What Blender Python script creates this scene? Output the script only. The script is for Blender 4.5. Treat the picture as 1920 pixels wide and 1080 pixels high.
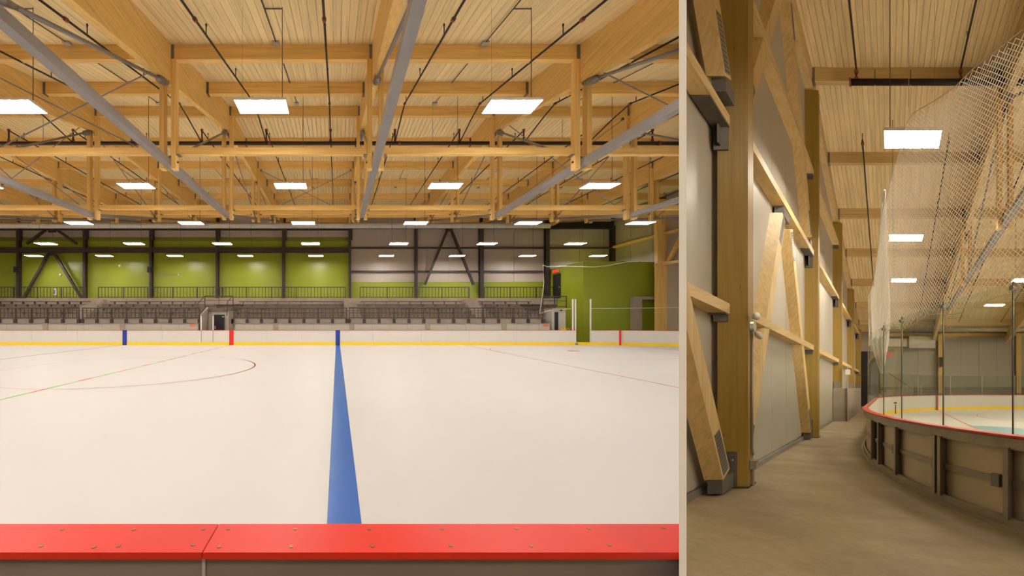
import bpy, bmesh, math, random
from mathutils import Vector
random.seed(7)
for o in list(bpy.data.objects): bpy.data.objects.remove(o)
S = bpy.context.scene
COL = S.collection

# ------------------------------------------------------------------ camera, world, exposure
EYE = 1.8
F = 714.0                      # focal length in pixels of the 1920 px frame
cam_d = bpy.data.cameras.new('camera'); cam = bpy.data.objects.new('camera', cam_d)
COL.objects.link(cam); S.camera = cam
cam.location = (0, 0, EYE); cam.rotation_euler = (math.pi/2, 0, 0)
cam_d.sensor_width = 36; cam_d.lens = F/1920*36
cam_d.shift_x = (960-632)/1920; cam_d.shift_y = (600-540)/1920
cam_d.clip_start = .05; cam_d.clip_end = 300
W = bpy.data.worlds.new('world'); S.world = W; W.use_nodes = True
W.node_tree.nodes['Background'].inputs[0].default_value = (1, .93, .84, 1)
W.node_tree.nodes['Background'].inputs[1].default_value = .5
S.view_settings.view_transform = 'Standard'; S.view_settings.look = 'None'
S.view_settings.exposure = 0; S.view_settings.gamma = 1; S.view_settings.use_curve_mapping = False
S.cycles.max_bounces = 8; S.cycles.transparent_max_bounces = 24
L_LEFT, L_RIGHT = 73.0, 102.0   # radiance of the hung LED panels in the two halls
C_LEFT, C_RIGHT = (1, .945, .89), (1, .88, .70)

# ------------------------------------------------------------------ materials
MATS = {}
def newmat(n):
    m = bpy.data.materials.new(n); m.use_nodes = True; MATS[n] = m
    return m, m.node_tree, m.node_tree.nodes['Principled BSDF']
def srgb(r, g, b):
    f = lambda c: (c/255/12.92 if c/255 <= .04045 else ((c/255+.055)/1.055)**2.4)
    return (f(r), f(g), f(b), 1)
def mul(c, k): return (c[0]*k, c[1]*k, c[2]*k, 1)
def coords(nt, axis=None, rot=0, s=(1, 1, 1)):
    tc = nt.nodes.new('ShaderNodeTexCoord'); mp = nt.nodes.new('ShaderNodeMapping')
    mp.vector_type = 'POINT'; r = nt.nodes.new('ShaderNodeVectorRotate'); r.rotation_type = 'Z_AXIS'
    r.inputs['Angle'].default_value = -rot
    nt.links.new(tc.outputs['Object'], r.inputs['Vector']); nt.links.new(r.outputs[0], mp.inputs[0])
    mp.inputs['Scale'].default_value = s
    oi = nt.nodes.new('ShaderNodeObjectInfo'); cm = nt.nodes.new('ShaderNodeVectorMath'); cm.operation = 'ADD'
    ml = nt.nodes.new('ShaderNodeMath'); ml.operation = 'MULTIPLY'; ml.inputs[1].default_value = 37
    nt.links.new(oi.outputs['Random'], ml.inputs[0])
    nt.links.new(mp.outputs[0], cm.inputs[0]); nt.links.new(ml.outputs[0], cm.inputs[1])
    return cm.outputs[0], oi
def ramp(nt, fac, stops):
    r = nt.nodes.new('ShaderNodeValToRGB'); nt.links.new(fac, r.inputs[0])
    e = r.color_ramp.elements
    while len(e) < len(stops): e.new(.5)
    for i, (p, c) in enumerate(stops): e[i].position = p; e[i].color = c
    return r.outputs[0]
def mix(nt, a, b, fac, mode='MULTIPLY'):
    m = nt.nodes.new('ShaderNodeMix'); m.data_type = 'RGBA'; m.blend_type = mode
    for s, v in ((m.inputs[6], a), (m.inputs[7], b), (m.inputs[0], fac)):
        if hasattr(v, 'node'): nt.links.new(v, s)
        else: s.default_value = v
    return m.outputs[2]
def noise(nt, v, sc, det=3, rough=.5):
    n = nt.nodes.new('ShaderNodeTexNoise'); n.inputs['Scale'].default_value = sc
    n.inputs['Detail'].default_value = det; n.inputs['Roughness'].default_value = rough
    nt.links.new(v, n.inputs['Vector']); return n.outputs['Fac']
AXS = {'x': (.25, 6, 6), 'y': (6, .25, 6), 'z': (6, 6, .25)}
ANG = math.atan2(1, 1036/F)            # plan direction of the aisle in the side hall
def wood(name, col, axis, knots=.5, scale=None, rot=0, rough=.55, var=.16, lines=0):
    m, nt, bs = newmat(name)
    v, oi = coords(nt, rot=rot, s=scale or AXS[axis])
    n1 = noise(nt, v, 2.2, 5, .65)
    c = ramp(nt, n1, [(.3, mul(col, .80)), (.5, col), (.72, mul(col, 1.14))])
    # dark knots and checks
    s2 = {'x': (.45, 1, 1), 'y': (1, .45, 1), 'z': (1, 1, .45)}[axis]
    v2, _ = coords(nt, rot=rot, s=s2)
    vo = nt.nodes.new('ShaderNodeTexVoronoi'); vo.inputs['Scale'].default_value = 3.3
    nt.links.new(v2, vo.inputs['Vector'])
    k = ramp(nt, vo.outputs['Distance'], [(.02, (.32, .2, .1, 1)), (.055, (1, 1, 1, 1))])
    c = mix(nt, c, k, knots)
    rv = ramp(nt, oi.outputs['Random'], [(0, (1-var, 1-var*1.1, 1-var*1.25, 1)), (1, (1, 1, 1, 1))])
    c = mix(nt, c, rv, 1.0)
    nt.links.new(c, bs.inputs['Base Color']); bs.inputs['Roughness'].default_value = rough
    b = nt.nodes.new('ShaderNodeBump'); b.inputs['Strength'].default_value = .06; b.inputs['Distance'].default_value = .02
    nt.links.new(n1, b.inputs['Height']); nt.links.new(b.outputs[0], bs.inputs['Normal'])
    return m
def plain(name, col, rough=.5, metal=0, amt=.12, sc=2.0, spec=None, stretch=(1, 1, 1), bump=0):
    m, nt, bs = newmat(name)
    v, oi = coords(nt, s=stretch)
    n1 = noise(nt, v, sc, 5, .6)
    c = ramp(nt, n1, [(.3, mul(col, 1-amt)), (.7, mul(col, 1+amt*.4))])
    nt.links.new(c, bs.inputs['Base Color'])
    bs.inputs['Roughness'].default_value = rough; bs.inputs['Metallic'].default_value = metal
    if spec is not None: bs.inputs['Specular IOR Level'].default_value = spec
    if bump:
        b = nt.nodes.new('ShaderNodeBump'); b.inputs['Strength'].default_value = bump; b.inputs['Distance'].default_value = .02
        n2 = noise(nt, v, sc*12, 4); nt.links.new(n2, b.inputs['Height']); nt.links.new(b.outputs[0], bs.inputs['Normal'])
    return m
def emit(name, col, st):
    m, nt, bs = newmat(name)
    bs.inputs['Base Color'].default_value = (.8, .8, .8, 1)
    bs.inputs['Emission Color'].default_value = (*col, 1); bs.inputs['Emission Strength'].default_value = st
    return m
def glassmat(name, tint, op, gl=.08):
    m, nt, bs = newmat(name); out = nt.nodes['Material Output']
    t = nt.nodes.new('ShaderNodeBsdfTransparent'); t.inputs[0].default_value = (*tint, 1)
    g = nt.nodes.new('ShaderNodeBsdfGlossy'); g.inputs[1].default_value = .03
    fr = nt.nodes.new('ShaderNodeLayerWeight'); fr.inputs[0].default_value = .12
    ml = nt.nodes.new('ShaderNodeMath'); ml.operation = 'MULTIPLY'; ml.inputs[1].default_value = .18
    nt.links.new(fr.outputs['Fresnel'], ml.inputs[0])
    ms = nt.nodes.new('ShaderNodeMixShader'); nt.links.new(ml.outputs[0], ms.inputs[0])
    nt.links.new(t.outputs[0], ms.inputs[1]); nt.links.new(g.outputs[0], ms.inputs[2])
    nt.links.new(ms.outputs[0], out.inputs['Surface']); return m

OR = (.90, .58, .185, 1); DK = (.93, .73, .385, 1)
for ax in 'xyz':
    wood('glulam_'+ax, OR, ax, .45)
    wood('glulam_aisle_'+ax, (.78, .57, .25, 1), ax, .6, rot=ANG-math.pi/2 if ax == 'y' else 0)
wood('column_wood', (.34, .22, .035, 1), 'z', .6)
wood('deck_wood', DK, 'y', .35, var=.12, scale=(7, .2, .3))
wood('deck_wood_aisle', (.90, .72, .385, 1), 'x', .9, rot=ANG, var=.12, scale=(.2, 7, .3))
plain('deck_gap', (.42, .27, .12, 1), .9)
plain('steel_grey', (.27, .25, .245, 1), .42, .35, .1)
plain('steel_light', (.50, .49, .47, 1), .35, .5, .1)
plain('steel_dark', (.045, .033, .028, 1), .5, 0, .1)
plain('steel_black', (.012, .011, .012, 1), .45, 0, .1)
plain('pipe_black', (.030, .018, .015, 1), .4, .2, .2)
plain('coupling_red', (.25, .055, .02, 1), .5)
plain('wire', (.07, .06, .05, 1), .5)
plain('hanger', (.23, .21, .21, 1), .4, .5, .25, 14)
plain('ice', (.555, .535, .51, 1), .42, 0, .02, .35, .12)
plain('red_plastic', (.66, .024, .008, 1), .42, 0, .14, .9, .3)
plain('board_white', (.68, .64, .59, 1), .3, 0, .03, .5)
plain('yellow', (.98, .66, .0, 1), .5, 0, .03)
plain('line_blue', (.018, .115, .42, 1), .3, 0, .12, .7)
plain('line_blue_board', (.015, .04, .30, 1), .35, 0, .05)
plain('line_red', (.72, .02, .01, 1), .35, 0, .05)
plain('line_red_pale', (.55, .16, .10, 1), .5, 0, .2, 3)
plain('line_green', (.22, .55, .12, 1), .5)
plain('line_navy', (.05, .06, .16, 1), .5)
plain('crease_blue', (.22, .42, .52, 1), .3, 0, .03)
plain('board_back', (.20, .16, .13, 1), .5, 0, .35, 1.2, stretch=(.4, 1, 5))
plain('concrete', (.33, .265, .205, 1), .8, 0, .3, 1.0, bump=.2)
plain('concrete_pale', (.36, .29, .225, 1), .8, 0, .2, 1.2)
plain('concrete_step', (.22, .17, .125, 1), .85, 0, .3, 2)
plain('wall_white', (.47, .435, .365, 1), .5, 0, .04, .8)
plain('wall_beige', (.44, .37, .30, 1), .4, 0, .06, .6)
plain('wall_green', (.27, .315, .018, 1), .33, 0, .06, .4)
plain('wall_green_shadow', (.15, .18, .015, 1), .4, 0, .05)
plain('white_paint', (.93, .93, .92, 1), .6, 0, .01)
plain('white_post', (.75, .71, .66, 1), .4)
plain('duct_metal', (.88, .86, .82, 1), .35, .1, .08, 3)
plain('seat_shaded', (.05, .04, .035, 1), .6)
plain('lamp_frame', (.70, .66, .6, 1), .4)
m, nt, bs = newmat('net_white'); out = nt.nodes['Material Output']
bs.inputs['Base Color'].default_value = (.95, .93, .88, 1); bs.inputs['Roughness'].default_value = .8
tr = nt.nodes.new('ShaderNodeBsdfTranslucent'); tr.inputs[0].default_value = (.95, .93, .88, 1)
ms = nt.nodes.new('ShaderNodeMixShader'); ms.inputs[0].default_value = .5
nt.links.new(bs.outputs[0], ms.inputs[1]); nt.links.new(tr.outputs[0], ms.inputs[2]); nt.links.new(ms.outputs[0], out.inputs['Surface'])
plain('plate', (.12, .11, .10, 1), .55, .2, .2, 6)
plain('rope', (.62, .58, .52, 1), .8)
plain('board_panel', (.60, .50, .34, 1), .5, 0, .1, 1)
plain('frame_grey', (.36, .32, .245, 1), .45, .15, .2, 4)
plain('post_dark', (.12, .115, .085, 1), .4, .3, .1)
plain('screw_metal', (.30, .12, .06, 1), .4, .6)
plain('conduit', (.36, .33, .30, 1), .4, .5)
plain('orange_sign', (.80, .20, .10, 1), .5)
emit('lamp_left', C_LEFT, L_LEFT); emit('lamp_right', C_RIGHT, L_RIGHT)
emit('exit_red', (1, .05, .02), .8)
MATS['exit_red'].node_tree.nodes['Principled BSDF'].inputs['Base Color'].default_value = (.3, .02, .01, 1)
glassmat('glass_clear', (.975, .985, .97), .1)
glassmat('glass_green', (.95, .982, .945), .1)
# concrete aisle floor: blotchy
m, nt, bs = newmat('floor_concrete'); v, _ = coords(nt)
a = ramp(nt, noise(nt, v, .8, 6, .6), [(.3, (.25, .18, .095, 1)), (.52, (.34, .26, .15, 1)), (.75, (.41, .325, .20, 1))])
b_ = ramp(nt, noise(nt, v, 9, 6, .7), [(.3, (.82, .82, .82, 1)), (.6, (1, 1, 1, 1))])
nt.links.new(mix(nt, a, b_, 1.0), bs.inputs['Base Color']); bs.inputs['Roughness'].default_value = .55
# gathered netting: white cloth-like stuff one sees through a little
m, nt, bs = newmat('net_gathered'); out = nt.nodes['Material Output']
bs.inputs['Base Color'].default_value = (.93, .90, .84, 1); bs.inputs['Roughness'].default_value = .9
t = nt.nodes.new('ShaderNodeBsdfTransparent'); ms = nt.nodes.new('ShaderNodeMixShader'); ms.inputs[0].default_value = .90
tl = nt.nodes.new('ShaderNodeBsdfTranslucent'); tl.inputs[0].default_value = (.93, .90, .85, 1)
m2 = nt.nodes.new('ShaderNodeMixShader'); m2.inputs[0].default_value = .45
nt.links.new(bs.outputs[0], m2.inputs[1]); nt.links.new(tl.outputs[0], m2.inputs[2])
nt.links.new(t.outputs[0], ms.inputs[1]); nt.links.new(m2.outputs[0], ms.inputs[2]); nt.links.new(ms.outputs[0], out.inputs['Surface'])

# ------------------------------------------------------------------ mesh helpers
PX = (1280-632)/F              # the partition runs along this plan direction (x per y)
class MB:
    """collects shapes in world (or hall) coordinates; tf maps hall coordinates to the world"""
    def __init__(s, tf=None): s.v = []; s.f = []; s.tf = tf; s.smooth = False
    def add(s, vs, fs):
        n = len(s.v); s.v += [tuple(p) for p in vs]; s.f += [tuple(i+n for i in f) for f in fs]; return s
    def box(s, x0, x1, y0, y1, z0, z1):
        vs = [(x, y, z) for z in (z0, z1) for y in (y0, y1) for x in (x0, x1)]
        return s.add(vs, [(0, 2, 3, 1), (4, 5, 7, 6), (0, 1, 5, 4), (2, 6, 7, 3), (0, 4, 6, 2), (1, 3, 7, 5)])
    def bar(s, p, q, w, h, up=(0, 0, 1)):
        p, q = Vector(p), Vector(q); d = (q-p).normalized(); sd = d.cross(Vector(up))
        if sd.length < 1e-4: sd = d.cross(Vector((1, 0, 0)))
        sd.normalize(); u2 = sd.cross(d).normalized()
        vs = [e+sd*(a*w/2)+u2*(b*h/2) for e in (p, q) for a, b in ((-1, -1), (1, -1), (1, 1), (-1, 1))]
        return s.add(vs, [(0, 1, 2, 3), (7, 6, 5, 4), (0, 4, 5, 1), (1, 5, 6, 2), (2, 6, 7, 3), (3, 7, 4, 0)])
    def tube(s, pts, r, n=8, caps=True):
        pts = [Vector(p) for p in pts]; vs = []; fs = []
        rr = r if isinstance(r, (list, tuple)) else [r]*len(pts)
        for i, p in enumerate(pts):
            d = (pts[min(i+1, len(pts)-1)]-pts[max(i-1, 0)]).normalized()
            a = d.cross(Vector((0, 0, 1)))
            if a.length < 1e-3: a = d.cross(Vector((1, 0, 0)))
            a.normalize(); b = d.cross(a)
            vs += [p+(a*math.cos(2*math.pi*k/n)+b*math.sin(2*math.pi*k/n))*rr[i] for k in range(n)]
        for i in range(len(pts)-1):
            for k in range(n):
                fs.append((i*n+k, i*n+(k+1) % n, (i+1)*n+(k+1) % n, (i+1)*n+k))
        if caps and n > 2: fs += [tuple(range(n)), tuple(reversed(range((len(pts)-1)*n, len(pts)*n)))]
        return s.add(vs, fs)
    def strip(s, path, thick, z0, z1, side=1):
        """upright wall of given thickness along a plan path; z0/z1 numbers"""
        n = len(path); vs = []; fs = []
        for i, p in enumerate(path):
            a = Vector(path[max(i-1, 0)]); b = Vector(path[min(i+1, n-1)]); d = (b-a).normalized()
            nrm = Vector((-d.y, d.x))*side*thick; q = Vector(p)+nrm
            vs += [(p[0], p[1], z0), (q.x, q.y, z0), (q.x, q.y, z1), (p[0], p[1], z1)]
        for i in range(n-1):
            for k in range(4): fs.append((i*4+k, i*4+(k+1) % 4, (i+1)*4+(k+1) % 4, (i+1)*4+k))
        fs += [(0, 1, 2, 3), (n*4-1, n*4-2, n*4-3, n*4-4)]
        return s.add(vs, fs)
    def poly(s, pts, z0, z1):
        n = len(pts); vs = [(x, y, z0) for x, y in pts]+[(x, y, z1) for x, y in pts]
        return s.add(vs, [tuple(reversed(range(n))), tuple(range(n, 2*n))]+[(i, (i+1) % n, n+(i+1) % n, n+i) for i in range(n)])
SIDE = {None: 0}
def obj(name, mb, mat, parent=None, clip=None, bevel=0, origin=None, smooth=False, label=None):
    """link one mesh object; clip 'L'/'R' cuts it where it meets the partition"""
    vs = [Vector(mb.tf(*p)) if mb.tf else Vector(p) for p in mb.v]
    bm = bmesh.new(); bv = [bm.verts.new(p) for p in vs]
    for f in mb.f:
        try: bm.faces.new([bv[i] for i in f])
        except ValueError: pass
    bmesh.ops.recalc_face_normals(bm, faces=bm.faces)
    if clip:
        off = -.0115 if clip == 'L' else .0125
        nrm = Vector((1, -PX, 0)) if clip == 'L' else Vector((-1, PX, 0))
        if any((v.co-Vector((off, 0, 0))).dot(nrm) > 0 for v in bm.verts):
            r = bmesh.ops.bisect_plane(bm, geom=bm.verts[:]+bm.edges[:]+bm.faces[:], dist=1e-5, plane_co=(off, 0, 0), plane_no=nrm, clear_outer=True)
            ed = [e for e in r['geom_cut'] if isinstance(e, bmesh.types.BMEdge)]
            if ed and bm.faces:
                try: bmesh.ops.holes_fill(bm, edges=ed)
                except Exception: pass
    if not bm.faces: bm.free(); return None
    xs = [v.co for v in bm.verts]
    lo = Vector([min(c[i] for c in xs) for i in range(3)]); hi = Vector([max(c[i] for c in xs) for i in range(3)])
    o0 = Vector(((lo.x+hi.x)/2, (lo.y+hi.y)/2, lo.z)) if origin is None else Vector(origin)
    for v in bm.verts: v.co -= o0
    if bevel: bmesh.ops.bevel(bm, geom=bm.edges[:], offset=bevel, segments=2, affect='EDGES', clamp_overlap=True)
    me = bpy.data.meshes.new(name); bm.to_mesh(me); bm.free()
    me.materials.append(MATS[mat])
    if smooth:
        for p in me.polygons: p.use_smooth = True
    o = bpy.data.objects.new(name, me); COL.objects.link(o)
    if parent:
        o.parent = parent; w = Vector((0, 0, 0)); q = parent
        while q: w += q.location; q = q.parent
        o.location = o0-w
    else: o.location = o0
    if label: o['label'] = label
    return o
def tag(o, label, cat, group=None, kind=None):
    if o is None: return None
    o['label'] = label; o['category'] = cat
    if group: o['group'] = group
    if kind: o['kind'] = kind
    return o
def thing(name, loc, label, cat, group=None):
    o = bpy.data.objects.new(name, None); COL.objects.link(o); o.location = loc; o.empty_display_size = .1
    return tag(o, label, cat, group)
def struct(name, mb, mat, label, clip=None, cat='structure'):
    return tag(obj(name, mb, mat, clip=clip), label, cat, kind='structure')
def prune(root):
    """drop a thing whose parts all lay beyond the partition"""
    if root and root.type == 'EMPTY' and not root.children: bpy.data.objects.remove(root)
ORD = ['first', 'second', 'third', 'fourth', 'fifth', 'sixth', 'seventh', 'eighth', 'ninth', 'tenth', 'eleventh', 'twelfth', 'thirteenth', 'fourteenth', 'fifteenth', 'sixteenth', 'seventeenth', 'eighteenth', 'nineteenth', 'twentieth', 'twenty-first', 'twenty-second', 'twenty-third', 'twenty-fourth', 'twenty-fifth', 'twenty-sixth']
def ordw(i): return ORD[i] if i < len(ORD) else 'number %d' % (i+1)
def px(x, d): return 632+F*x/d
def X(p, d): return (p-632)/F*d            # lateral position of a photo column at depth d
def Z(p, d): return EYE+(600-p)/F*d        # height of a photo row at depth d

# =================================================================== THE RINK HALL (left)
T = 6.05
def zc(d): return EYE+8.03-.2605*(11.07-d) if d < 17.1 else EYE+9.6+.006*(d-17.1)
TRX = [1.12+T*k for k in range(-5, 4)]     # truss lines
WALLX, FARY, BACKY, LEFTX = 25.25, 34.95, -7.0, -33.0

# --- floor (ice) and slab
ice = struct('floor', MB().box(LEFTX, 30, 1.2, 27.5, -.2, 0), 'ice', 'white rink ice sheet filling the foreground of the large hall', 'L', 'ice')
struct('floor', MB().box(LEFTX, WALLX+6, 27.5, FARY, -.2, .0), 'concrete', 'concrete floor strip behind the far rink boards', 'L', 'floor')
struct('floor', MB().box(LEFTX, 1.0, BACKY, 1.2, -.2, 0), 'concrete', 'dark concrete walkway floor on the near side of the rink boards', 'L', 'floor')
# painted lines, children of the ice
e = .004
obj('blue_line', MB().box(-.089, .216, 1.45, 27.3, 0, e), 'line_blue', ice, 'L')
obj('thin_blue_line', MB().box(-15.42, -15.36, 1.45, 27.3, 0, e), 'line_navy', ice, 'L')
def ring(cx, cy, r, w, a0=0, a1=360, n=96):
    m = MB(); vs = []
    for i in range(n+1):
        a = math.radians(a0+(a1-a0)*i/n)
        for q in (r-w/2, r+w/2): vs.append((cx+q*math.cos(a), cy+q*math.sin(a), e))
    return m.add(vs, [(2*i, 2*i+1, 2*i+3, 2*i+2) for i in range(n)])
obj('centre_circle', ring(-7.6, 14.3, 4.42, .03), 'line_red_pale', ice, 'L', label='thin pale red centre circle')
obj('centre_circle_arc', ring(-7.6, 14.3, 4.42, .055, -28, 42, 32).add([], []), 'line_red', ice, 'L')
d_ = 3.2; k = 0
while d_ < 27:
    c = 'line_red' if k % 3 == 1 else 'line_green'
    if d_ < 19 or k % 2: obj('centre_line_dash', MB().box(-7.62-.03*(k % 2), -7.56, d_, d_+.55, 0, e+.001), c if d_ < 16 else 'line_red_pale', ice, 'L')
    d_ += .62; k += 1
obj('centre_line_thread', MB().box(-7.60, -7.575, 1.45, 27.3, 0, e), 'line_red_pale', ice, 'L')
obj('faceoff_circle', ring(13.75, 21.9, 4.6, .035), 'line_red_pale', ice, 'L')
obj('faceoff_circle_tip', ring(13.75, 21.9, 4.6, .07, 150, 188, 24), 'line_red', ice, 'L')
obj('faceoff_spot', MB().poly([(13.75+.31*math.cos(t*.2618), 22.15+.31*math.sin(t*.2618)) for t in range(24)], 0, e+.002), 'line_red', ice, 'L')
obj('layout_line', MB().box(9.08, 9.125, 6, 24.0, 0, e), 'line_red_pale', ice, 'L')
obj('layout_line', MB().box(9.1, 9.12, 24, 27.3, 0, e), 'line_red_pale', ice, 'L')
obj('goal_line', MB().box(20.15, 20.2, 20, 26.9, 0, e), 'line_red', ice, clip='L')

# --- walls
far_wall = struct('wall_far', MB().box(LEFTX, WALLX+6, FARY, FARY+.3, -.2, 13), 'wall_beige', 'beige far wall of the rink hall behind the stands', 'L', 'wall')
struct('wall_left', MB().box(LEFTX-.3, LEFTX, BACKY, FARY, -.2, 13), 'wall_beige', 'beige end wall beyond the left edge of the rink', None, 'wall')
struct('wall_back', MB().box(LEFTX, 1.0, BACKY-.3, BACKY, -.2, 13), 'wall_beige', 'beige wall behind the near walkway', 'L', 'wall')
end_wall = struct('wall_right', MB().box(WALLX, WALLX+.25, 24, FARY, 0, 12), 'wall_beige', 'beige end wall of the rink hall behind the green enclosure', 'L', 'wall')
# the white partition that parts the two halls, seen end on
y0, y1 = 1.1, 60
struct('wall_middle', MB().add([(PX*y+o, y, z) for z in (-12, 14) for y, o in ((y0, -.0104), (y0, .0112), (y1, .0112), (y1, -.0104))],
    [(3, 2, 1, 0), (4, 5, 6, 7), (0, 1, 5, 4), (1, 2, 6, 5), (2, 3, 7, 6), (3, 0, 4, 7)]), 'white_paint',
    'thin full height white partition seen edge on between the two halls', None, 'wall')
# cladding pieces of the far wall
jx = [X(p, 34.9) for p in (-40, 36, 160, 284, 408, 532, 656, 780, 902, 1025, 1148)]
for i in range(6):
    a, b = (LEFTX if i == 0 else jx[i]), jx[i+1]
    obj('green_panel', MB().box(a+.01, b-.01, FARY-.06, FARY, 3.7, Z(445, 34.9)), 'wall_green', far_wall)
    obj('girt_shadow_band', MB().box(a+.01, b-.01, FARY-.075, FARY-.06, Z(452, 34.9), Z(445, 34.9)), 'wall_green_shadow', far_wall)  # darker strip painted as the shadow under the girt
    for h in range(2):
        w = (b-a)/2
        obj('wall_panel', MB().box(a+w*h+.012, a+w*(h+1)-.012, FARY-.05, FARY, Z(444.5, 34.9), 11.4), 'wall_beige', far_wall)
for i in range(6, 10):
    a, b = jx[i], (jx[i+1] if i < 9 else WALLX)
    obj('green_panel', MB().box(a+.01, b-.01, FARY-.06, FARY, 3.7, Z(529, 34.9)), 'wall_green', far_wall)
    for h in range(2):
        w = (b-a)/2
        for z0, z1 in ((529, 509), (509, 464), (464, 380)):
            obj('wall_panel', MB().box(a+w*h+.012, a+w*(h+1)-.012, FARY-.05, FARY, Z(z0, 34.9)+.01, Z(z1, 34.9)-.01), 'wall_beige', far_wall)
# end wall girts, panels and posts
for k_ in range(3):
    d0, d1 = 28.1+k_*2.3, 28.1+(k_+1)*2.3
    obj('wall_panel', MB().box(WALLX-.03, WALLX, d0+.01, d1-.01, .1, 11.5), 'wall_beige', end_wall, clip='L')
for z_, nm in ((6.6+EYE, 'upper'), (4.3+EYE, 'lower')):
    tag(obj('wall_girt', MB().box(WALLX-.3, WALLX-.03, 26, 34.6, z_-.1, z_+.1), 'glulam_y', clip='L'), f'{nm} wooden girt running along the beige end wall', 'girt')
cg = thing('glulam_column', (WALLX-.3, 29.2, 0), 'tall glulam column on the end wall right of the green enclosure', 'column')
obj('shaft', MB().box(WALLX-.75, WALLX-.03, 29.1, 29.4, 0, 11.2), 'glulam_z', cg, 'L')
obj('base_plate', MB().box(WALLX-.8, WALLX-.03, 29.05, 29.45, 0, .12), 'steel_grey', cg, 'L')
br = thing('wall_brace', (WALLX-.3, 28.2, 6.4), 'slanting wooden wall brace beside the end wall column', 'brace')
obj('brace_leg', MB().bar((WALLX-.2, 28.9, 6.0), (WALLX-.2, 26.6, 9.6), .2, .25), 'glulam_y', br, 'L')
prune(br)

# --- ceiling deck
ceil_ = struct('ceiling', MB().add([(LEFTX, BACKY, zc(BACKY)+.08), (40, BACKY, zc(BACKY)+.08), (40, 17.1, zc(17.1)+.08), (LEFTX, 17.1, zc(17.1)+.08), (40, 36, zc(36)+.08), (LEFTX, 36, zc(36)+.08),
    (LEFTX, BACKY, zc(BACKY)+.3), (40, BACKY, zc(BACKY)+.3), (40, 17.1, zc(17.1)+.3), (LEFTX, 17.1, zc(17.1)+.3), (40, 36, zc(36)+.3), (LEFTX, 36, zc(36)+.3)],
    [(0, 1, 2, 3), (3, 2, 4, 5), (6, 7, 8, 9), (9, 8, 10, 11)]), 'deck_gap', 'timber plank roof deck above the rink, sloping then level', 'L', 'ceiling')
bm_ = ceil_.data
# cut the roof at the partition, keep what lies behind the camera's line too
def plank(m, x0, x1, ya, yb):
    vs = [(x, y, zc(y)+t) for t in (0, .07) for y in (ya, yb) for x in (x0, x1)]
    m.add(vs, [(0, 1, 3, 2), (4, 6, 7, 5), (0, 4, 5, 1), (2, 3, 7, 6), (0, 2, 6, 4), (1, 5, 7, 3)])
x_ = -12.6
while x_ < 16.4:
    w_ = .205; m = MB(); plank(m, x_+.004, x_+w_-.004, 3.5, 17.1)
    obj('plank', m, 'deck_wood', ceil_, 'L'); x_ += w_
m = MB(); x_ = LEFTX
while x_ < 30:
    if x_ < -12.6 or x_ > 16.3: plank(m, x_+.008, x_+.205-.008, 3.5, 17.1)
    plank(m, x_+.008, x_+.205-.008, 17.1, 35.2); x_ += .205
o = obj('distant_planks', m, 'deck_wood', ceil_, 'L'); o['kind'] = 'stuff'

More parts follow.
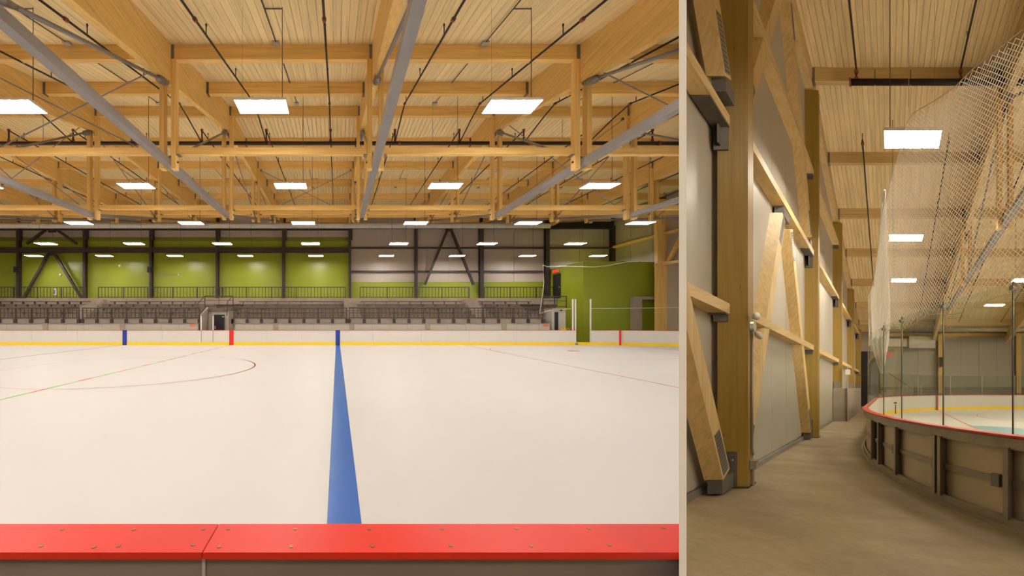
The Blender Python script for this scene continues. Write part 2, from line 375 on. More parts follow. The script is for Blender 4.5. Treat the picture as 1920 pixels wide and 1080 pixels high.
# --- trusses
PST = [(5.1, 4.42), (11.1, 4.58), (17.1, 4.70), (23.1, 6.15), (29.1, 7.6)]
chord = [(-1.0, 4.35)]+PST+[(33.2, 8.55)]
def beam_bot(d): return (zc(d)-1.12) if d < 17.1 else EYE+8.48
side_w = {i: s for i, s in enumerate(['far left', 'fifth from the right', 'left', 'left', 'left', 'centre', 'right', 'right', 'right'])}
tr_labels = ['main roof truss at the extreme left edge, seen only far back', 'second roof truss from the left edge, seen only far back',
    'third roof truss from the left, near the left picture edge', 'roof truss one bay left of the large tube crossing the upper left corner',
    'large roof truss whose grey tube crosses the upper left corner', 'roof truss of the steep grey tube right of the blue line',
    'large roof truss whose grey tube climbs to the upper right', 'second large roof truss to the right, cut by the white partition',
    'rightmost roof truss, only its far end in view']
for i, tx in enumerate(TRX):
    t = thing('roof_truss', (tx, 11, EYE+4.5), tr_labels[i], 'truss')
    segs = [-2, 17.1, 34.7]
    for a, b in zip(segs, segs[1:]):
        vs = [(x, y, z) for x in (tx-.1, tx+.1) for y, z in ((a, beam_bot(a+1e-4)), (b, beam_bot(b-1e-4)), (b, zc(b-1e-4)), (a, zc(a)))]
        obj('top_chord', MB().add(vs, [(3, 2, 1, 0), (4, 5, 6, 7), (0, 1, 5, 4), (1, 2, 6, 5), (2, 3, 7, 6), (3, 0, 4, 7)]), 'glulam_y', t, 'L')
    for (a, za), (b, zb) in zip(chord, chord[1:]):
        s_ = .2 if a < 17 else .13
        obj('bottom_chord', MB().bar((tx, a-.02, EYE+za), (tx, b, EYE+zb), s_, s_), 'steel_grey', t, 'L')
    for j, (d, z) in enumerate(PST[1:], 1):
        for sx in (-1, 1):
            top = zc(d)-.44
            xa = tx+sx*.17
            p_ = obj('post', MB().box(xa-.07, xa+.07, d-.03, d+.19, EYE+z-.17, top), 'glulam_z', t, 'L')
            if p_ and j in (1, 2) and abs(tx) < 9: obj('bolt', MB().tube([(xa+sx*.07, d+.08, EYE+z+.05), (xa+sx*.10, d+.08, EYE+z+.05)], .03, 8), 'steel_black', p_)
    dg = [((5.1, EYE+4.5), (11.1, beam_bot(11.1)), .045), ((11.1, EYE+4.65), (17.05, beam_bot(17)), .04),
          ((23.1, EYE+6.15), (17.2, beam_bot(17.2)), .025), ((29.1, EYE+7.6), (23.2, beam_bot(23)), .022)]
    for (a, za), (b, zb), r in dg:
        v = Vector((0, b-a, zb-za)).normalized()
        obj('diagonal', MB().tube([(tx, a, za), (tx, b, zb)], r, 8), 'steel_grey', t, 'L', smooth=True)
        if r > .03:
            p = Vector((tx, b, zb-.02))
            obj('end_casting', MB().tube([p-v*.75, p-v*.6, p-v*.3, p-v*.05], [.05, .1, .11, .06], 10), 'hanger', t, 'L', smooth=True)
            p = Vector((tx, a, za))
            obj('end_casting', MB().tube([p+v*.1, p+v*.4, p+v*.6, p+v*.8], [.09, .1, .07, .045], 8), 'hanger', t, 'L', smooth=True)
        else:
            p = Vector((tx, b, zb)); obj('end_casting', MB().tube([p-v*.45, p-v*.1], [.04, .08], 8), 'hanger', t, 'L')
    prune(t)

# --- purlins and tie beams between the trusses
bay_edges = [(LEFTX, TRX[0])]+list(zip(TRX, TRX[1:]))+[(TRX[-1], WALLX)]
rows = [5.1, 8.1, 11.1, 14.1, 17.1, 20.1, 23.1, 26.1, 29.1, 32.1]
rname = ['behind the view', 'nearest', 'nearest visible', 'second', 'third', 'fourth', 'fifth', 'sixth', 'seventh', 'last']
def vis(a, b, d): return min(1273, px(b, d))-max(0, px(a, d)) > 6
for ri, d in enumerate(rows[2:]):
    n = 0
    for a, b in bay_edges:
        if not vis(a, b, d): continue
        z1 = zc(d)-.005; n += 1
        t = thing('purlin', ((a+b)/2, d, z1-.43), f'wooden roof purlin in the {ORD[ri]} row, {ordw(n-1)} bay from the left', 'purlin', f'purlins in the {ORD[ri]} row across the rink roof')
        obj('beam', MB().box(a+.115, b-.115, d, d+.18, z1-.43, z1), 'glulam_x', t, 'L')
        for e_ in (a+.1, b-.18):
            obj('joist_hanger', MB().box(e_, e_+.08, d-.025, d+.2, z1-.44, z1-.02), 'hanger', t, 'L')
        prune(t)
for ri, (d, zt) in enumerate(((11.1, 4.94), (17.1, 5.07), (23.1, 6.53), (29.1, 7.95))):
    n = 0
    for a, b in bay_edges:
        if not vis(a, b, d): continue
        n += 1
        t = thing('tie_beam', ((a+b)/2, d, EYE+zt-.1), f'horizontal wooden tie beam low between trusses, {ORD[ri]} row, {ordw(n-1)} bay from the left', 'beam', f'tie beams of the {ORD[ri]} row between truss posts')
        obj('beam', MB().box(a+.25, b-.25, d+.02, d+.16, EYE+zt-.1, EYE+zt+.1), 'glulam_x', t, 'L')
        for e_ in (a+.24, b-.34): obj('bracket', MB().box(e_, e_+.1, d+.0, d+.18, EYE+zt-.12, EYE+zt-.1), 'hanger', t, 'L')
        prune(t)
# thin crossed sway rods in two bays
def xrods(xa, xb, d, z0, z1, lab):
    t = thing('sway_bracing', ((xa+xb)/2, d, z0), lab, 'bracing')
    obj('rod', MB().tube([(xa, d, z1), (xb, d, z0)], .018, 6), 'steel_grey', t, 'L')
    obj('rod', MB().tube([(xa, d+.04, z0), (xb, d+.04, z1)], .018, 6), 'steel_grey', t, 'L')
    for q, z in ((xa, z1), (xb, z1)): obj('clevis', MB().box(q-.09, q+.09, d-.03, d+.05, z-.05, z+.05), 'hanger', t, 'L')
    prune(t)
xrods(TRX[3]+.25, TRX[4]-.25, 11.25, EYE+4.75, zc(11.1)-.5, 'thin crossed steel rods in the left front roof bay')
xrods(TRX[6]+.25, TRX[7]-.25, 11.25, EYE+4.75, zc(11.1)-.5, 'thin crossed steel rods in the right front roof bay')
xrods(TRX[2]+.25, TRX[3]-.25, 17.25, EYE+4.9, zc(17.1)-.5, 'thin crossed steel rods at the left edge, middle row')
xrods(TRX[4]+.25, TRX[5]-.25, 23.25, EYE+6.4, zc(23.1)-.5, 'thin crossed steel rods left of the blue line, far row')
xrods(TRX[6]+.25, TRX[7]-.25, 17.25, EYE+4.9, zc(17.1)-.5, 'thin crossed steel rods right, middle row')

# --- sprinkler pipes
mp = thing('main_sprinkler_pipe', (0, 17.75, EYE+8.2), 'black main sprinkler pipe running straight across the whole roof', 'pipe')
obj('pipe', MB().tube([(LEFTX, 17.75, EYE+8.24), (32, 17.75, EYE+8.24)], .085, 12), 'pipe_black', mp, 'L', smooth=True)
for k_ in range(-5, 6):
    obj('pipe_collar', MB().tube([(-3.2+6.05*k_, 17.75, EYE+8.24), (-3.1+6.05*k_, 17.75, EYE+8.24)], .105, 12), 'coupling_red', mp, 'L')
    obj('clevis_hanger', MB().tube([(-1.6+6.05*k_, 17.75, EYE+8.14), (-1.6+6.05*k_, 17.75, zc(17.7))], .012, 6), 'steel_light', mp, 'L')
n = 0
for k_ in range(-7, 8):
    x = -.3+3.0*k_
    if px(x, 15.2) < -5 or px(x, 15.2) > 1275: continue
    n += 1
    f_ = lambda d: (x, d, zc(d)-.47)
    t = thing('sprinkler_branch', f_(10), f'dark sprinkler pipe under the near roof slope, {ordw(n-1)} from the left', 'pipe', 'near sprinkler branch pipes')
    obj('pipe', MB().tube([f_(2.0), f_(15.2), (x, 16.0, EYE+8.55), (x, 17.7, EYE+8.26)], .028, 8), 'pipe_black', t, 'L', smooth=True)
    for d in (8.8, 15.15):
        a, b = Vector(f_(d)), Vector(f_(d+.09)); obj('coupling', MB().tube([a, b], .052, 8), 'coupling_red', t, 'L')
    for d in (6.6, 9.6, 12.4, 14.9):
        p = f_(d); obj('sprinkler_head', MB().tube([p, (p[0], p[1], p[2]+.2), (p[0], p[1], p[2]+.27), (p[0], p[1], p[2]+.3)], [.014, .014, .028, .01], 6), 'pipe_black', t, 'L')
    prune(t)
n = 0
for k_ in range(-10, 11):
    x = -.3+3.0*k_
    if px(x, 30) < -5 or px(x, 30) > 1275: continue
    n += 1
    t = thing('sprinkler_branch', (x, 20, EYE+8.8), f'dark sprinkler pipe rising behind the main pipe, {ordw(n-1)} from the left', 'pipe', 'far sprinkler branch pipes')
    obj('riser', MB().tube([(x, 17.75, EYE+8.28), (x, 17.75, EYE+8.85)], .035, 8), 'pipe_black', t, 'L')
    obj('pipe', MB().tube([(x, 17.75, EYE+8.83), (x, 31.5, EYE+9.0)], .028, 8), 'pipe_black', t, 'L', smooth=True)
    for z in (8.33, 8.80): obj('coupling', MB().tube([(x, 17.75, EYE+z), (x, 17.75, EYE+z+.09)], .062, 8), 'coupling_red', t, 'L')
    for d in (18.6, 21.5, 24.6, 27.6, 30.6):
        z = EYE+8.83+(d-17.75)*.0124; obj('sprinkler_head', MB().tube([(x, d, z), (x, d, z+.2), (x, d, z+.27), (x, d, z+.3)], [.014, .014, .028, .01], 6), 'pipe_black', t, 'L')
    prune(t)

# --- hung LED panels
def lamp(x, y, z, ztop, lab, grp, mat, tf=None, clip='L', jog=False, top=None):
    R_ = lambda *p: tf(*p) if tf else p
    t = thing('light_panel', R_(x, y, z), lab, 'light', grp)
    w, dd, h = .61, .30, .06
    obj('diffuser', MB(tf).box(x-w+.012, x+w-.012, y-dd+.012, y+dd-.012, z, z+.012), mat, t, clip)
    m = MB(tf); m.box(x-w, x+w, y-dd, y-dd+.012, z, z+h).box(x-w, x+w, y+dd-.012, y+dd, z, z+h).box(x-w, x-w+.012, y-dd+.012, y+dd-.012, z, z+h).box(x+w-.012, x+w, y-dd+.012, y+dd-.012, z, z+h).box(x-w+.012, x+w-.012, y-dd+.012, y+dd-.012, z+.035, z+h)
    obj('housing', m, 'lamp_frame', t, clip)
    sg = 1 if clip == 'L' else -1
    obj('suspension_wire', MB(tf).tube([(x+.48*sg, y, z+h), (x+.48*sg, y, ztop)], .009, 5), 'wire', t, clip)
    obj('suspension_wire', MB(tf).tube([(x-.48*sg, y, z+h), (x-.48*sg, y, ztop)], .0018, 4), 'wire', t, clip)
    if jog:
        cz = lambda d: zc(d)-.04
        obj('power_cable', MB(tf).tube([(x+.48, y, cz(y)), (x+.05, y, cz(y))], .014, 5), 'wire', t, clip)
        obj('ceiling_conduit', MB(tf).tube([(x+.05, y-2.6, cz(y-2.6)), (x+.05, y, cz(y)), (x+.05, y+1.8, cz(y+1.8))], .016, 5), 'wire', t, clip)
        obj('junction_box', MB(tf).box(x-.05, x+.14, y+1.68, y+1.84, cz(y+1.8)-.05, cz(y+1.8)+.03), 'steel_light', t, clip)
    prune(t)
LR = [(9.17, 5.13), (14.78, 5.2), (20.35, 5.17), (25.9, 5.18), (32.4, 5.45)]
for ri, (d, z) in enumerate(LR):
    n = 0; k0 = -1.80
    for k_ in range(-6, 6):
        x = k0+6.0*k_
        if px(x+.6, d) < 0 or x-.6 > PX*d-.02: continue
        if px(x-.4, d) > 1262 or px(x, d) > 1240: continue
        n += 1
        lamp(x, d, EYE+z, zc(d)-.01, f'hung white light panel in the {ORD[ri]} row, {ordw(n-1)} from the left', f'light panels of the {ORD[ri]} row over the rink', 'lamp_left', jog=ri in (0, 1, 3))
# the same lamps go on behind and beside the view
n = 0
for d, z in ((3.6, 4.6), (-2.0, 3.2)):
    for k_ in range(-4, 1):
        n += 1; lamp(-1.8+6*k_, d, EYE+z, zc(d)-.01, f'light panel over the near side walkway, out of view, {ordw(n-1)} in order', 'light panels outside the view of the rink', 'lamp_left')
n = 0
for d, z in LR[:4]:
    for k_ in range(-5, 0):
        x = -1.8+6*k_
        if px(x+.6, d) < 0 and x > LEFTX+1: n += 1; lamp(x, d, EYE+z, zc(d)-.01, f'light panel over the rink left of the view, {ordw(n-1)} in order', 'light panels outside the view of the rink', 'lamp_left')

# --- near dasher board
nb = thing('near_dasher_board', (-1, 1.28, 0), 'near rink board with red cap rail across the bottom of the picture', 'rink board')
seam = X(380, 1.2)
for i, (a, b) in enumerate(((-3.2, seam-.0012), (seam+.0012, 1.3))):
    obj('cap_rail', MB().box(a, b, 1.195, 1.365, EYE-.752, EYE-.73), 'red_plastic', nb, 'L', bevel=.0012)
    obj('back_panel', MB().box(a, b, 1.215, 1.235, 0, EYE-.755), 'board_back', nb, 'L')
    obj('face_panel', MB().box(a, b, 1.335, 1.355, 0.2, EYE-.755), 'board_white', nb, 'L')
    obj('kick_plate', MB().box(a, b, 1.333, 1.36, 0, .198), 'yellow', nb, 'L')
obj('joint_strip', MB().box(seam-.005, seam+.005, 1.208, 1.214, 0, EYE-.755), 'steel_light', nb, 'L')
for sx, sy in ((77, 1024), (176, 1026), (222, 1024), (362, 1022), (411, 1025), (546, 1025), (698, 1024), (845, 1023), (996, 1024), (1143, 1022), (117, 993), (251, 993), (381, 992), (428, 992), (553, 992), (692, 992), (829, 992), (968, 991), (1104, 991), (1244, 990)):
    d = .73*F/(sy-600); x = X(sx, d)
    obj('screw', MB().tube([(x, d, EYE-.731), (x, d, EYE-.7285)], .0075, 10), 'screw_metal', nb, 'L')

# --- far dasher boards
fb = thing('far_dasher_boards', (0, 27.4, 0), 'white far rink boards with yellow kick plate and thin red cap', 'rink board')
CX, CY, CR = 18.15, 18.85, 8.5
def arcp(a0, a1, n=10): return [(CX+CR*math.sin(math.radians(a0+(a1-a0)*i/n)), CY+CR*math.cos(math.radians(a0+(a1-a0)*i/n))) for i in range(n+1)]
gx0, gx1 = X(1080, 27.35), X(1108, 27.35)
xs = [X(p, 27.35) for p in (-180, -100, -20, 60, 145)]+[X(234, 27.35)]+[X(p, 27.35) for p in (305, 377, 399, 434, 500, 566, 633, 700, 790, 880, 970)]+[gx0]
for a, b in zip(xs, xs[1:]):
    obj('board_panel', MB().box(a+.006, b-.006, 27.35, 27.43, .2, 1.05), 'board_white', fb)
for i, (a, b) in enumerate(((xs[0], xs[5]), (xs[5], xs[10]), (xs[10], xs[13]), (xs[13], gx0))):
    obj('kick_plate', MB().box(a, b, 27.335, 27.43, 0, .2), 'yellow', fb)
    obj('cap_rail', MB().box(a, b, 27.33, 27.5, 1.05, 1.075), 'red_plastic', fb)
obj('kick_plate', MB().box(gx0, gx1, 27.335, 27.43, 0, .2), 'yellow', fb)
for p, m_ in ((234, 'line_blue_board'), (434, 'line_red'), (633.3, 'line_blue_board')):
    obj('line_stripe', MB().box(X(p, 27.35)-.155, X(p, 27.35)+.155, 27.325, 27.36, 0, 1.08), m_, fb)
for p in (377.5, 399.5): obj('gate_gap', MB().box(X(p, 27.35)-.02, X(p, 27.35)+.02, 27.345, 27.36, .2, 1.05), 'steel_grey', fb)
cp = [(gx1, 27.35)]+arcp(2, 62, 24)
obj('corner_panel', MB().strip(cp, .08, .2, 1.05), 'board_white', fb, 'L')
obj('corner_kick_plate', MB().strip([(a, b-.012) for a, b in cp], .09, 0, .2), 'yellow', fb, 'L')
obj('corner_cap_rail', MB().strip([(a, b-.02) for a, b in cp], .15, 1.05, 1.075), 'red_plastic', fb, 'L')
gd = X(1164, 27.0); obj('goal_stripe', MB().box(gd-.03, gd+.03, 27.0, 27.12, 0, 1.08), 'line_red', fb, 'L')
obj('gate_hinge', MB().box(gx0-.06, gx0+.12, 27.28, 27.36, .02, .17), 'steel_grey', fb)
gl = thing('corner_glass', (20, 27, 1.08), 'clear shielding glass above the right corner of the rink boards', 'glass')
gp = [(gx1, 27.42)]+[(a, b+.06) for a, b in arcp(2, 62, 24)]
obj('glass_pane', MB().strip(gp[:8], .012, 1.08, 2.62), 'glass_clear', gl, 'L')
obj('glass_pane', MB().strip(gp[7:16], .012, 1.08, 2.62), 'glass_clear', gl, 'L')
obj('glass_pane', MB().strip(gp[15:], .012, 1.08, 2.62), 'glass_clear', gl, 'L')
obj('glass_edge', MB().tube([(a, b, 2.63) for a, b in gp], .012, 5), 'rope', gl, 'L')
for i, (p, y_, lab) in enumerate(((377.5, 592, 'left white gate post by the rink door in the boards'), (400, 592, 'right white gate post by the rink door in the boards'),
        (1073.5, 561, 'leftmost of three tall white posts at the corner gate'), (1078.5, 561, 'middle of three tall white posts, at the left jamb of the corner gate'), (1107, 561, 'rightmost of three tall white posts at the corner gate'))):
    x = X(p, 27.5); t = thing('gate_post', (x, 27.5, 1.0), lab, 'post')
    obj('shaft', MB().box(x-.035, x+.035, 27.44, 27.52, 0, Z(y_, 27.5)), 'white_post', t); obj('cap', MB().box(x-.045, x+.045, 27.43, 27.53, Z(y_, 27.5), Z(y_, 27.5)+.03), 'steel_grey', t)
# rope lines of the safety net in the far corner
t = thing('safety_net_ropes', (16, 28, 5), 'thin pale ropes edging the safety net above the far right corner', 'net')
pts = [(1018, 497), (1026, 500), (1060, 499), (1090, 500), (1112, 501), (1140, 498), (1175, 491), (1200, 490), (1240, 491), (1275, 490)]
def onc(p, y):
    x0 = X(p, 27.5); d = 27.5 if x0 < CX else None
    if d is None:
        r = (p-632)/F; d = 27.3
        for _ in range(30):
            x = r*d; d = .5*d+.5*(CY+math.sqrt(max(.1, (CR+.1)**2-(x-CX)**2)))
    return (X(p, d), d, Z(y, d))
obj('top_rope', MB().tube([onc(*p) for p in pts], .018, 5), 'rope', t, 'L')
obj('edge_rope', MB().tube([onc(*p) for p in ((1018, 497), (1020, 530), (1016, 560), (1012, 588))], .018, 5), 'rope', t, 'L')
obj('bottom_rope', MB().tube([onc(*p) for p in ((1012, 588), (1030, 582), (1070, 579))], .015, 5), 'rope', t, 'L')

# --- players' bench wall
bw = thing('bench_back_wall', (0, 28.7, 0), 'low off white panel wall directly behind the far boards', 'wall')
pp = [-60, 86, 230, 375]; pq = [437, 517, 660, 802, 945, 1035]
for seq in (pp, pq):
    for i, (a, b) in enumerate(zip(seq, seq[1:])):
        for h in range(4):
            w = (b-4-a-4)/4; a0 = a+4+w*h
            obj('panel', MB().box(X(a0, 28.6)+.008, X(a0+w, 28.6)-.008, 28.6, 28.64, .1, Z(607, 28.6)), 'wall_white', bw)
    for a in seq[:-1] if seq is pp else seq[1:-1]:
        obj('post', MB().box(X(a-4.5, 28.6), X(a+4.5, 28.6), 28.52, 28.66, 0, Z(606.5, 28.6)), 'concrete_pale', bw)
    obj('top_rail', MB().box(X(seq[0], 28.6), X(seq[-1], 28.6), 28.56, 28.68, Z(607.2, 28.6), Z(606, 28.6)), 'steel_grey', bw)
for p, lab in ((360, 'small pale red notice left of the black door'), (1025, 'small pale red notice near the corner gate')):
    t = tag(obj('notice', MB().box(X(p-5, 28.5), X(p+4.5, 28.5), 28.58, 28.596, Z(612.5, 28.5), Z(607.5, 28.5)), 'orange_sign'), lab, 'sign')

# --- grandstand
gs = thing('grandstand', (0, 31, 0), 'stepped concrete grandstand below the concourse along the far side', 'grandstand')
secs = [(-60, 375), (437, 1018)]
tiers = [(29.6, 30.4, .16), (30.4, 31.2, .45), (31.2, 32.0, .80), (32.0, 32.8, 1.12), (32.8, 33.6, 1.38)]
for a, b in secs:
    obj('parapet', MB().box(X(a, 29.5), X(b, 29.5), 29.35, 29.6, 0, Z(596.5, 29.4)), 'concrete_pale', gs)
    for y0_, y1_, h in tiers:
        obj('step', MB().box(X(a, 29.5), X(b, 29.5), y0_, y1_, 0, EYE+h), 'concrete_step', gs)
obj('concourse_slab', MB().box(LEFTX, 19.4, 33.6, FARY-.08, Z(571, 33.6), EYE+1.93), 'concrete_pale', gs)
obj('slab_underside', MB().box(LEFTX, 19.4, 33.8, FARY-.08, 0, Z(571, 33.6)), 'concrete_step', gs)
for i, (a, b) in enumerate(((150, 187), (645, 675), (878, 908))):
    t = thing('aisle_steps', (X((a+b)/2, 31.5), 31.5, EYE), f'{("left", "middle", "right")[i]} flight of pale concrete aisle steps through the stands', 'steps')
    for j in range(6):
        y_ = 30.4+j*.53
        obj('step', MB().box(X(a, 32), X(b-j*1.5, 32), y_-.02, y_+.53, EYE+.16, EYE+.45+j*.27), 'concrete_pale', t)
bench_secs = [(-60, 148), (188, 370), (440, 643), (677, 876), (910, 1012)]
for j, (y_, h) in enumerate(((30.75, .16), (31.55, .45), (32.35, .80), (33.1, 1.12))):
    for i, (a, b) in enumerate(bench_secs):
        h2 = tiers[j+1][2]
        t = thing('bench', (X((a+b)/2, 31.5), y_, EYE+h2), f'long dark bench in row {("one", "two", "three", "four")[j]} of the stands, {ORD[i]} block from the left', 'bench', 'benches in the far stands')
        xa, xb = X(a, 31.5), X(b, 31.5)
        obj('seat', MB().box(xa, xb, y_-.3, y_+.02, EYE+h2+.18, EYE+h2+.23), 'concrete_step' if j < 3 else 'seat_shaded', t)  # top row coloured dark to stand for shade under the slab overhang
        m = MB(); q = xa+.3
        while q < xb: m.box(q, q+.05, y_-.22, y_, EYE+h2, EYE+h2+.18); q += 1.0
        obj('brackets', m, 'concrete_step', t)['kind'] = 'stuff'
def railing(xa, xb, y, z0, z1, lab, sp=.29, post=2.3, mid=None, mounts=None, grp=None, mesh_sp=None):
    t = thing('railing', ((xa+xb)/2, y, z0), lab, 'railing', grp)
    obj('top_rail', MB().box(xa, xb, y-.035, y+.035, z1-.07, z1), 'steel_dark', t, 'L')
    obj('bottom_rail', MB().box(xa, xb, y-.02, y+.02, z0+.07, z0+.12), 'steel_dark', t, 'L')
    if mid: obj('middle_rail', MB().box(xa, xb, y-.02, y+.02, mid-.02, mid+.02), 'steel_dark', t, 'L')
    m = MB(); q = xa
    while q <= xb+.01: m.box(q-.02, q+.02, y-.012, y+.012, z0+.1, z1-.04); q += sp
    b = obj('balusters', m, 'steel_dark', t, 'L')
    if b: b['kind'] = 'stuff'
    n_ = max(1, round((xb-xa)/post))
    for i in range(n_+1):
        q = xa+(xb-xa)*i/n_
        obj('post', MB().box(q-.03, q+.03, y-.03, y+.03, z0-.02 if not mounts else mounts, z1-.02), 'steel_dark', t, 'L')
        if mounts: obj('mount_plate', MB().box(q-.11, q+.11, y-.10, y-.0, mounts-.06, mounts+.32), 'steel_dark', t, 'L')
    return t
for i, (a, b) in enumerate(((-60, 164), (188, 648), (675, 878), (906, 1050))):
    railing(X(a, 34), X(b, 34), 33.75, EYE+1.93, Z(538, 33.75), f'dark upper railing along the concourse, {ORD[i]} section from the left', grp='upper concourse railings')
for i, (a, b) in enumerate(((-60, 148), (155, 374), (437, 650), (655, 1018))):
    railing(X(a, 29.3), X(b, 29.3), 29.3, Z(598, 29.3), Z(577, 29.3), f'dark lower railing in front of the seats, {ORD[i]} section from the left', .31, 1.155, Z(586.5, 29.3), Z(606, 29.3), 'lower stand railings')
for i, (a, b) in enumerate(((120, 146), (652, 674), (902, 930))):
    t = thing('aisle_guard', (X(a, 29.9), 29.9, 2.0), f'close barred guard panel at the foot of the {("left", "middle", "right")[i]} aisle steps', 'railing')
    m = MB(); q = X(a, 29.9)
    while q < X(b, 29.9): m.box(q-.01, q+.01, 29.9, 29.92, EYE+.16, Z(577, 29.9)); q += .13
    obj('bars', m, 'steel_dark', t)['kind'] = 'stuff'
    obj('guard_rail', MB().box(X(a, 29.9), X(b, 29.9), 29.88, 29.94, Z(577, 29.9), Z(576, 29.9)), 'steel_dark', t)

# --- doorway under the stands with its landing
vm = thing('stand_entrance', (X(408, 30), 30, 0), 'concrete entrance with black door under the stands, left of the red board stripe', 'entrance')
obj('side_wall', MB().add([(X(375, 29), 29.0, 0), (X(375, 29)+.12, 29.0, 0), (X(391, 31), 31, 0), (X(391, 31)-.12, 31, 0), (X(375, 29), 29.0, Z(590, 29)), (X(375, 29)+.12, 29.0, Z(590, 29)), (X(391, 31), 31, Z(576, 31)), (X(391, 31)-.12, 31, Z(576, 31))],
    [(0, 1, 2, 3), (4, 5, 6, 7), (0, 1, 5, 4), (1, 2, 6, 5), (2, 3, 7, 6), (3, 0, 4, 7)]), 'concrete_pale', vm)
obj('side_wall', MB().box(X(429, 29.2), X(437, 29.2), 29.2, 31, 0, Z(583, 29.2)), 'concrete_step', vm)
obj('back_wall', MB().box(X(389, 31), X(430, 31), 31, 31.2, 0, Z(584, 31)), 'wall_white', vm)
obj('lintel', MB().box(X(389, 31), X(431, 31), 30.9, 33.6, Z(584, 31), Z(577, 31)), 'concrete_step', vm)
obj('side_wall', MB().box(X(425, 30.7), X(434, 30.7), 30.5, 31, 0, Z(588, 30.7)), 'wall_white', vm)
dr = obj('door', MB().box(X(401, 31), X(421, 31), 30.94, 31, 0, Z(590, 31)), 'steel_black', vm)
obj('door_closer', MB().box(X(417, 31), X(421, 31), 30.9, 30.94, Z(595, 31), Z(593, 31)), 'steel_light', dr)
obj('push_bar', MB().box(X(403, 31), X(405, 31), 30.9, 30.94, Z(617, 31), Z(611, 31)), 'steel_light', dr)
t = railing(X(384, 29.6), X(437, 29.6), 29.6, Z(576, 29.6), Z(554.5, 29.6), 'dark landing railing above the black entrance door', 1.1, 2.2, Z(563, 29.6))
obj('stair_handrail', MB().tube([(X(384, 29.6), 29.6, Z(555, 29.6)), (X(371, 29.4), 29.4, Z(569, 29.4)), (X(371, 29.4), 29.4, Z(578, 29.4))], .03, 6), 'steel_dark', t)
obj('stair_handrail', MB().tube([(X(436, 29.6), 29.6, Z(555, 29.6)), (X(427, 29.4), 29.3, Z(566, 29.4)), (X(426, 29.4), 29.3, Z(592, 29.4))], .03, 6), 'steel_dark', t)
obj('stair_handrail', MB().tube([(X(388, 29.6), 29.5, Z(573, 29.6)), (X(372, 29.3), 29.2, Z(594, 29.3))], .03, 6), 'steel_dark', t)

# --- far steelwork in front of the wall
for i, p in enumerate((36, 160, 284, 408, 532, 656, 780, 902, 1025, 1148)):
    x = X(p, 34.7); w = .11 if p < 900 else .17
    t = thing('steel_column', (x, 34.7, 3.7), f'dark steel wall column, {ORD[i]} from the left along the far wall', 'column')
    obj('web', MB().box(x-.02, x+.02, 34.5, 34.86, EYE+1.93, 10.35), 'steel_dark', t)
    for y_ in (34.48, 34.84): obj('flange', MB().box(x-w, x+w, y_, y_+.03, EYE+1.93, 10.35), 'steel_dark', t)
    if p < 660: obj('girt_bracket', MB().box(x+w, x+w+.12, 34.5, 34.8, Z(450, 34.7), Z(427, 34.7)), 'steel_dark', t)
tag(obj('steel_girt', MB().box(LEFTX, X(656, 34.6), 34.55, 34.83, Z(473.5, 34.6), Z(464, 34.6)), 'steel_dark'), 'deep dark steel girt crossing the green wall', 'girt')
for y_, lab in ((427, 'top dark steel girt over the beige wall panels'), (464.5, 'middle dark steel girt across the beige wall panels'), (508.5, 'lower dark steel girt across the beige wall panels')):
    tag(obj('steel_girt', MB().box(X(656, 34.7), X(1025 if y_ > 500 else 1148, 34.7), 34.62, 34.83, Z(y_+1.3, 34.6), Z(y_-1.3, 34.6)), 'steel_dark'), lab, 'girt')
tag(obj('steel_girt', MB().box(LEFTX, X(656, 34.7), 34.62, 34.83, Z(431, 34.6), Z(428.5, 34.6)), 'steel_dark'), 'thin dark eave girt under the round duct, over the green wall', 'girt')
tag(obj('steel_box_beam', MB().box(X(1030, 34), X(1148, 34.4), 34.2, 34.6, Z(428.5, 34.3), Z(416, 34.3)), 'steel_black'), 'black steel box beam right of the duct end', 'beam')
def vbrace(apx, apy, feet, lab):
    t = thing('chevron_brace', (X(apx, 34.5), 34.45, Z(feet[0][1], 34.5)), lab, 'brace')
    for fx, fy, ox in feet:
        obj('brace_leg', MB().bar((X(apx+ox, 34.5), 34.4, Z(apy, 34.5)), (X(fx, 34.5), 34.4, Z(fy, 34.5)), .2, .2, (0, 1, 0)), 'steel_dark', t)
    obj('gusset_plate', MB().box(X(apx-7, 34.5), X(apx+7, 34.5), 34.42, 34.5, Z(apy+4, 34.5), Z(apy-2, 34.5)), 'steel_dark', t)
vbrace(98, 475, ((46, 560, -5), (155, 560, 5)), 'dark chevron brace standing on the concourse in front of the green wall')
vbrace(98, 432, ((52, 457, -11), (145, 457, 11)), 'short dark splayed brace high on the wall above the chevron')
vbrace(842, 430, ((796, 534, -3), (887, 534, 3)), 'dark chevron brace crossing the beige wall panels')
for p, lab in ((31.5, 'small black loudspeaker on the first wall column'), (281, 'small black loudspeaker on the third wall column')):
    t = thing('loudspeaker', (X(p, 34.3), 34.3, Z(511, 34.3)), lab, 'speaker')
    obj('cabinet', MB().box(X(p-3, 34.3), X(p+3, 34.3), 34.1, 34.35, Z(511, 34.3), Z(500.5, 34.3)), 'steel_black', t)
    obj('mounting_arm', MB().box(X(p+2, 34.3), X(p+5, 34.3), 34.25, 34.5, Z(507, 34.3), Z(504, 34.3)), 'steel_dark', t)
t = thing('wall_notice', (X(102, 34.8), 34.85, Z(553, 34.8)), 'narrow white framed notice low on the green wall under the chevron', 'sign')
obj('frame', MB().box(X(99.5, 34.8), X(105, 34.8), 34.82, 34.88, Z(553, 34.8), Z(541, 34.8)), 'white_post', t)
obj('sheet', MB().box(X(101, 34.8), X(103.5, 34.8), 34.80, 34.82, Z(551, 34.8), Z(543, 34.8)), 'concrete_step', t)
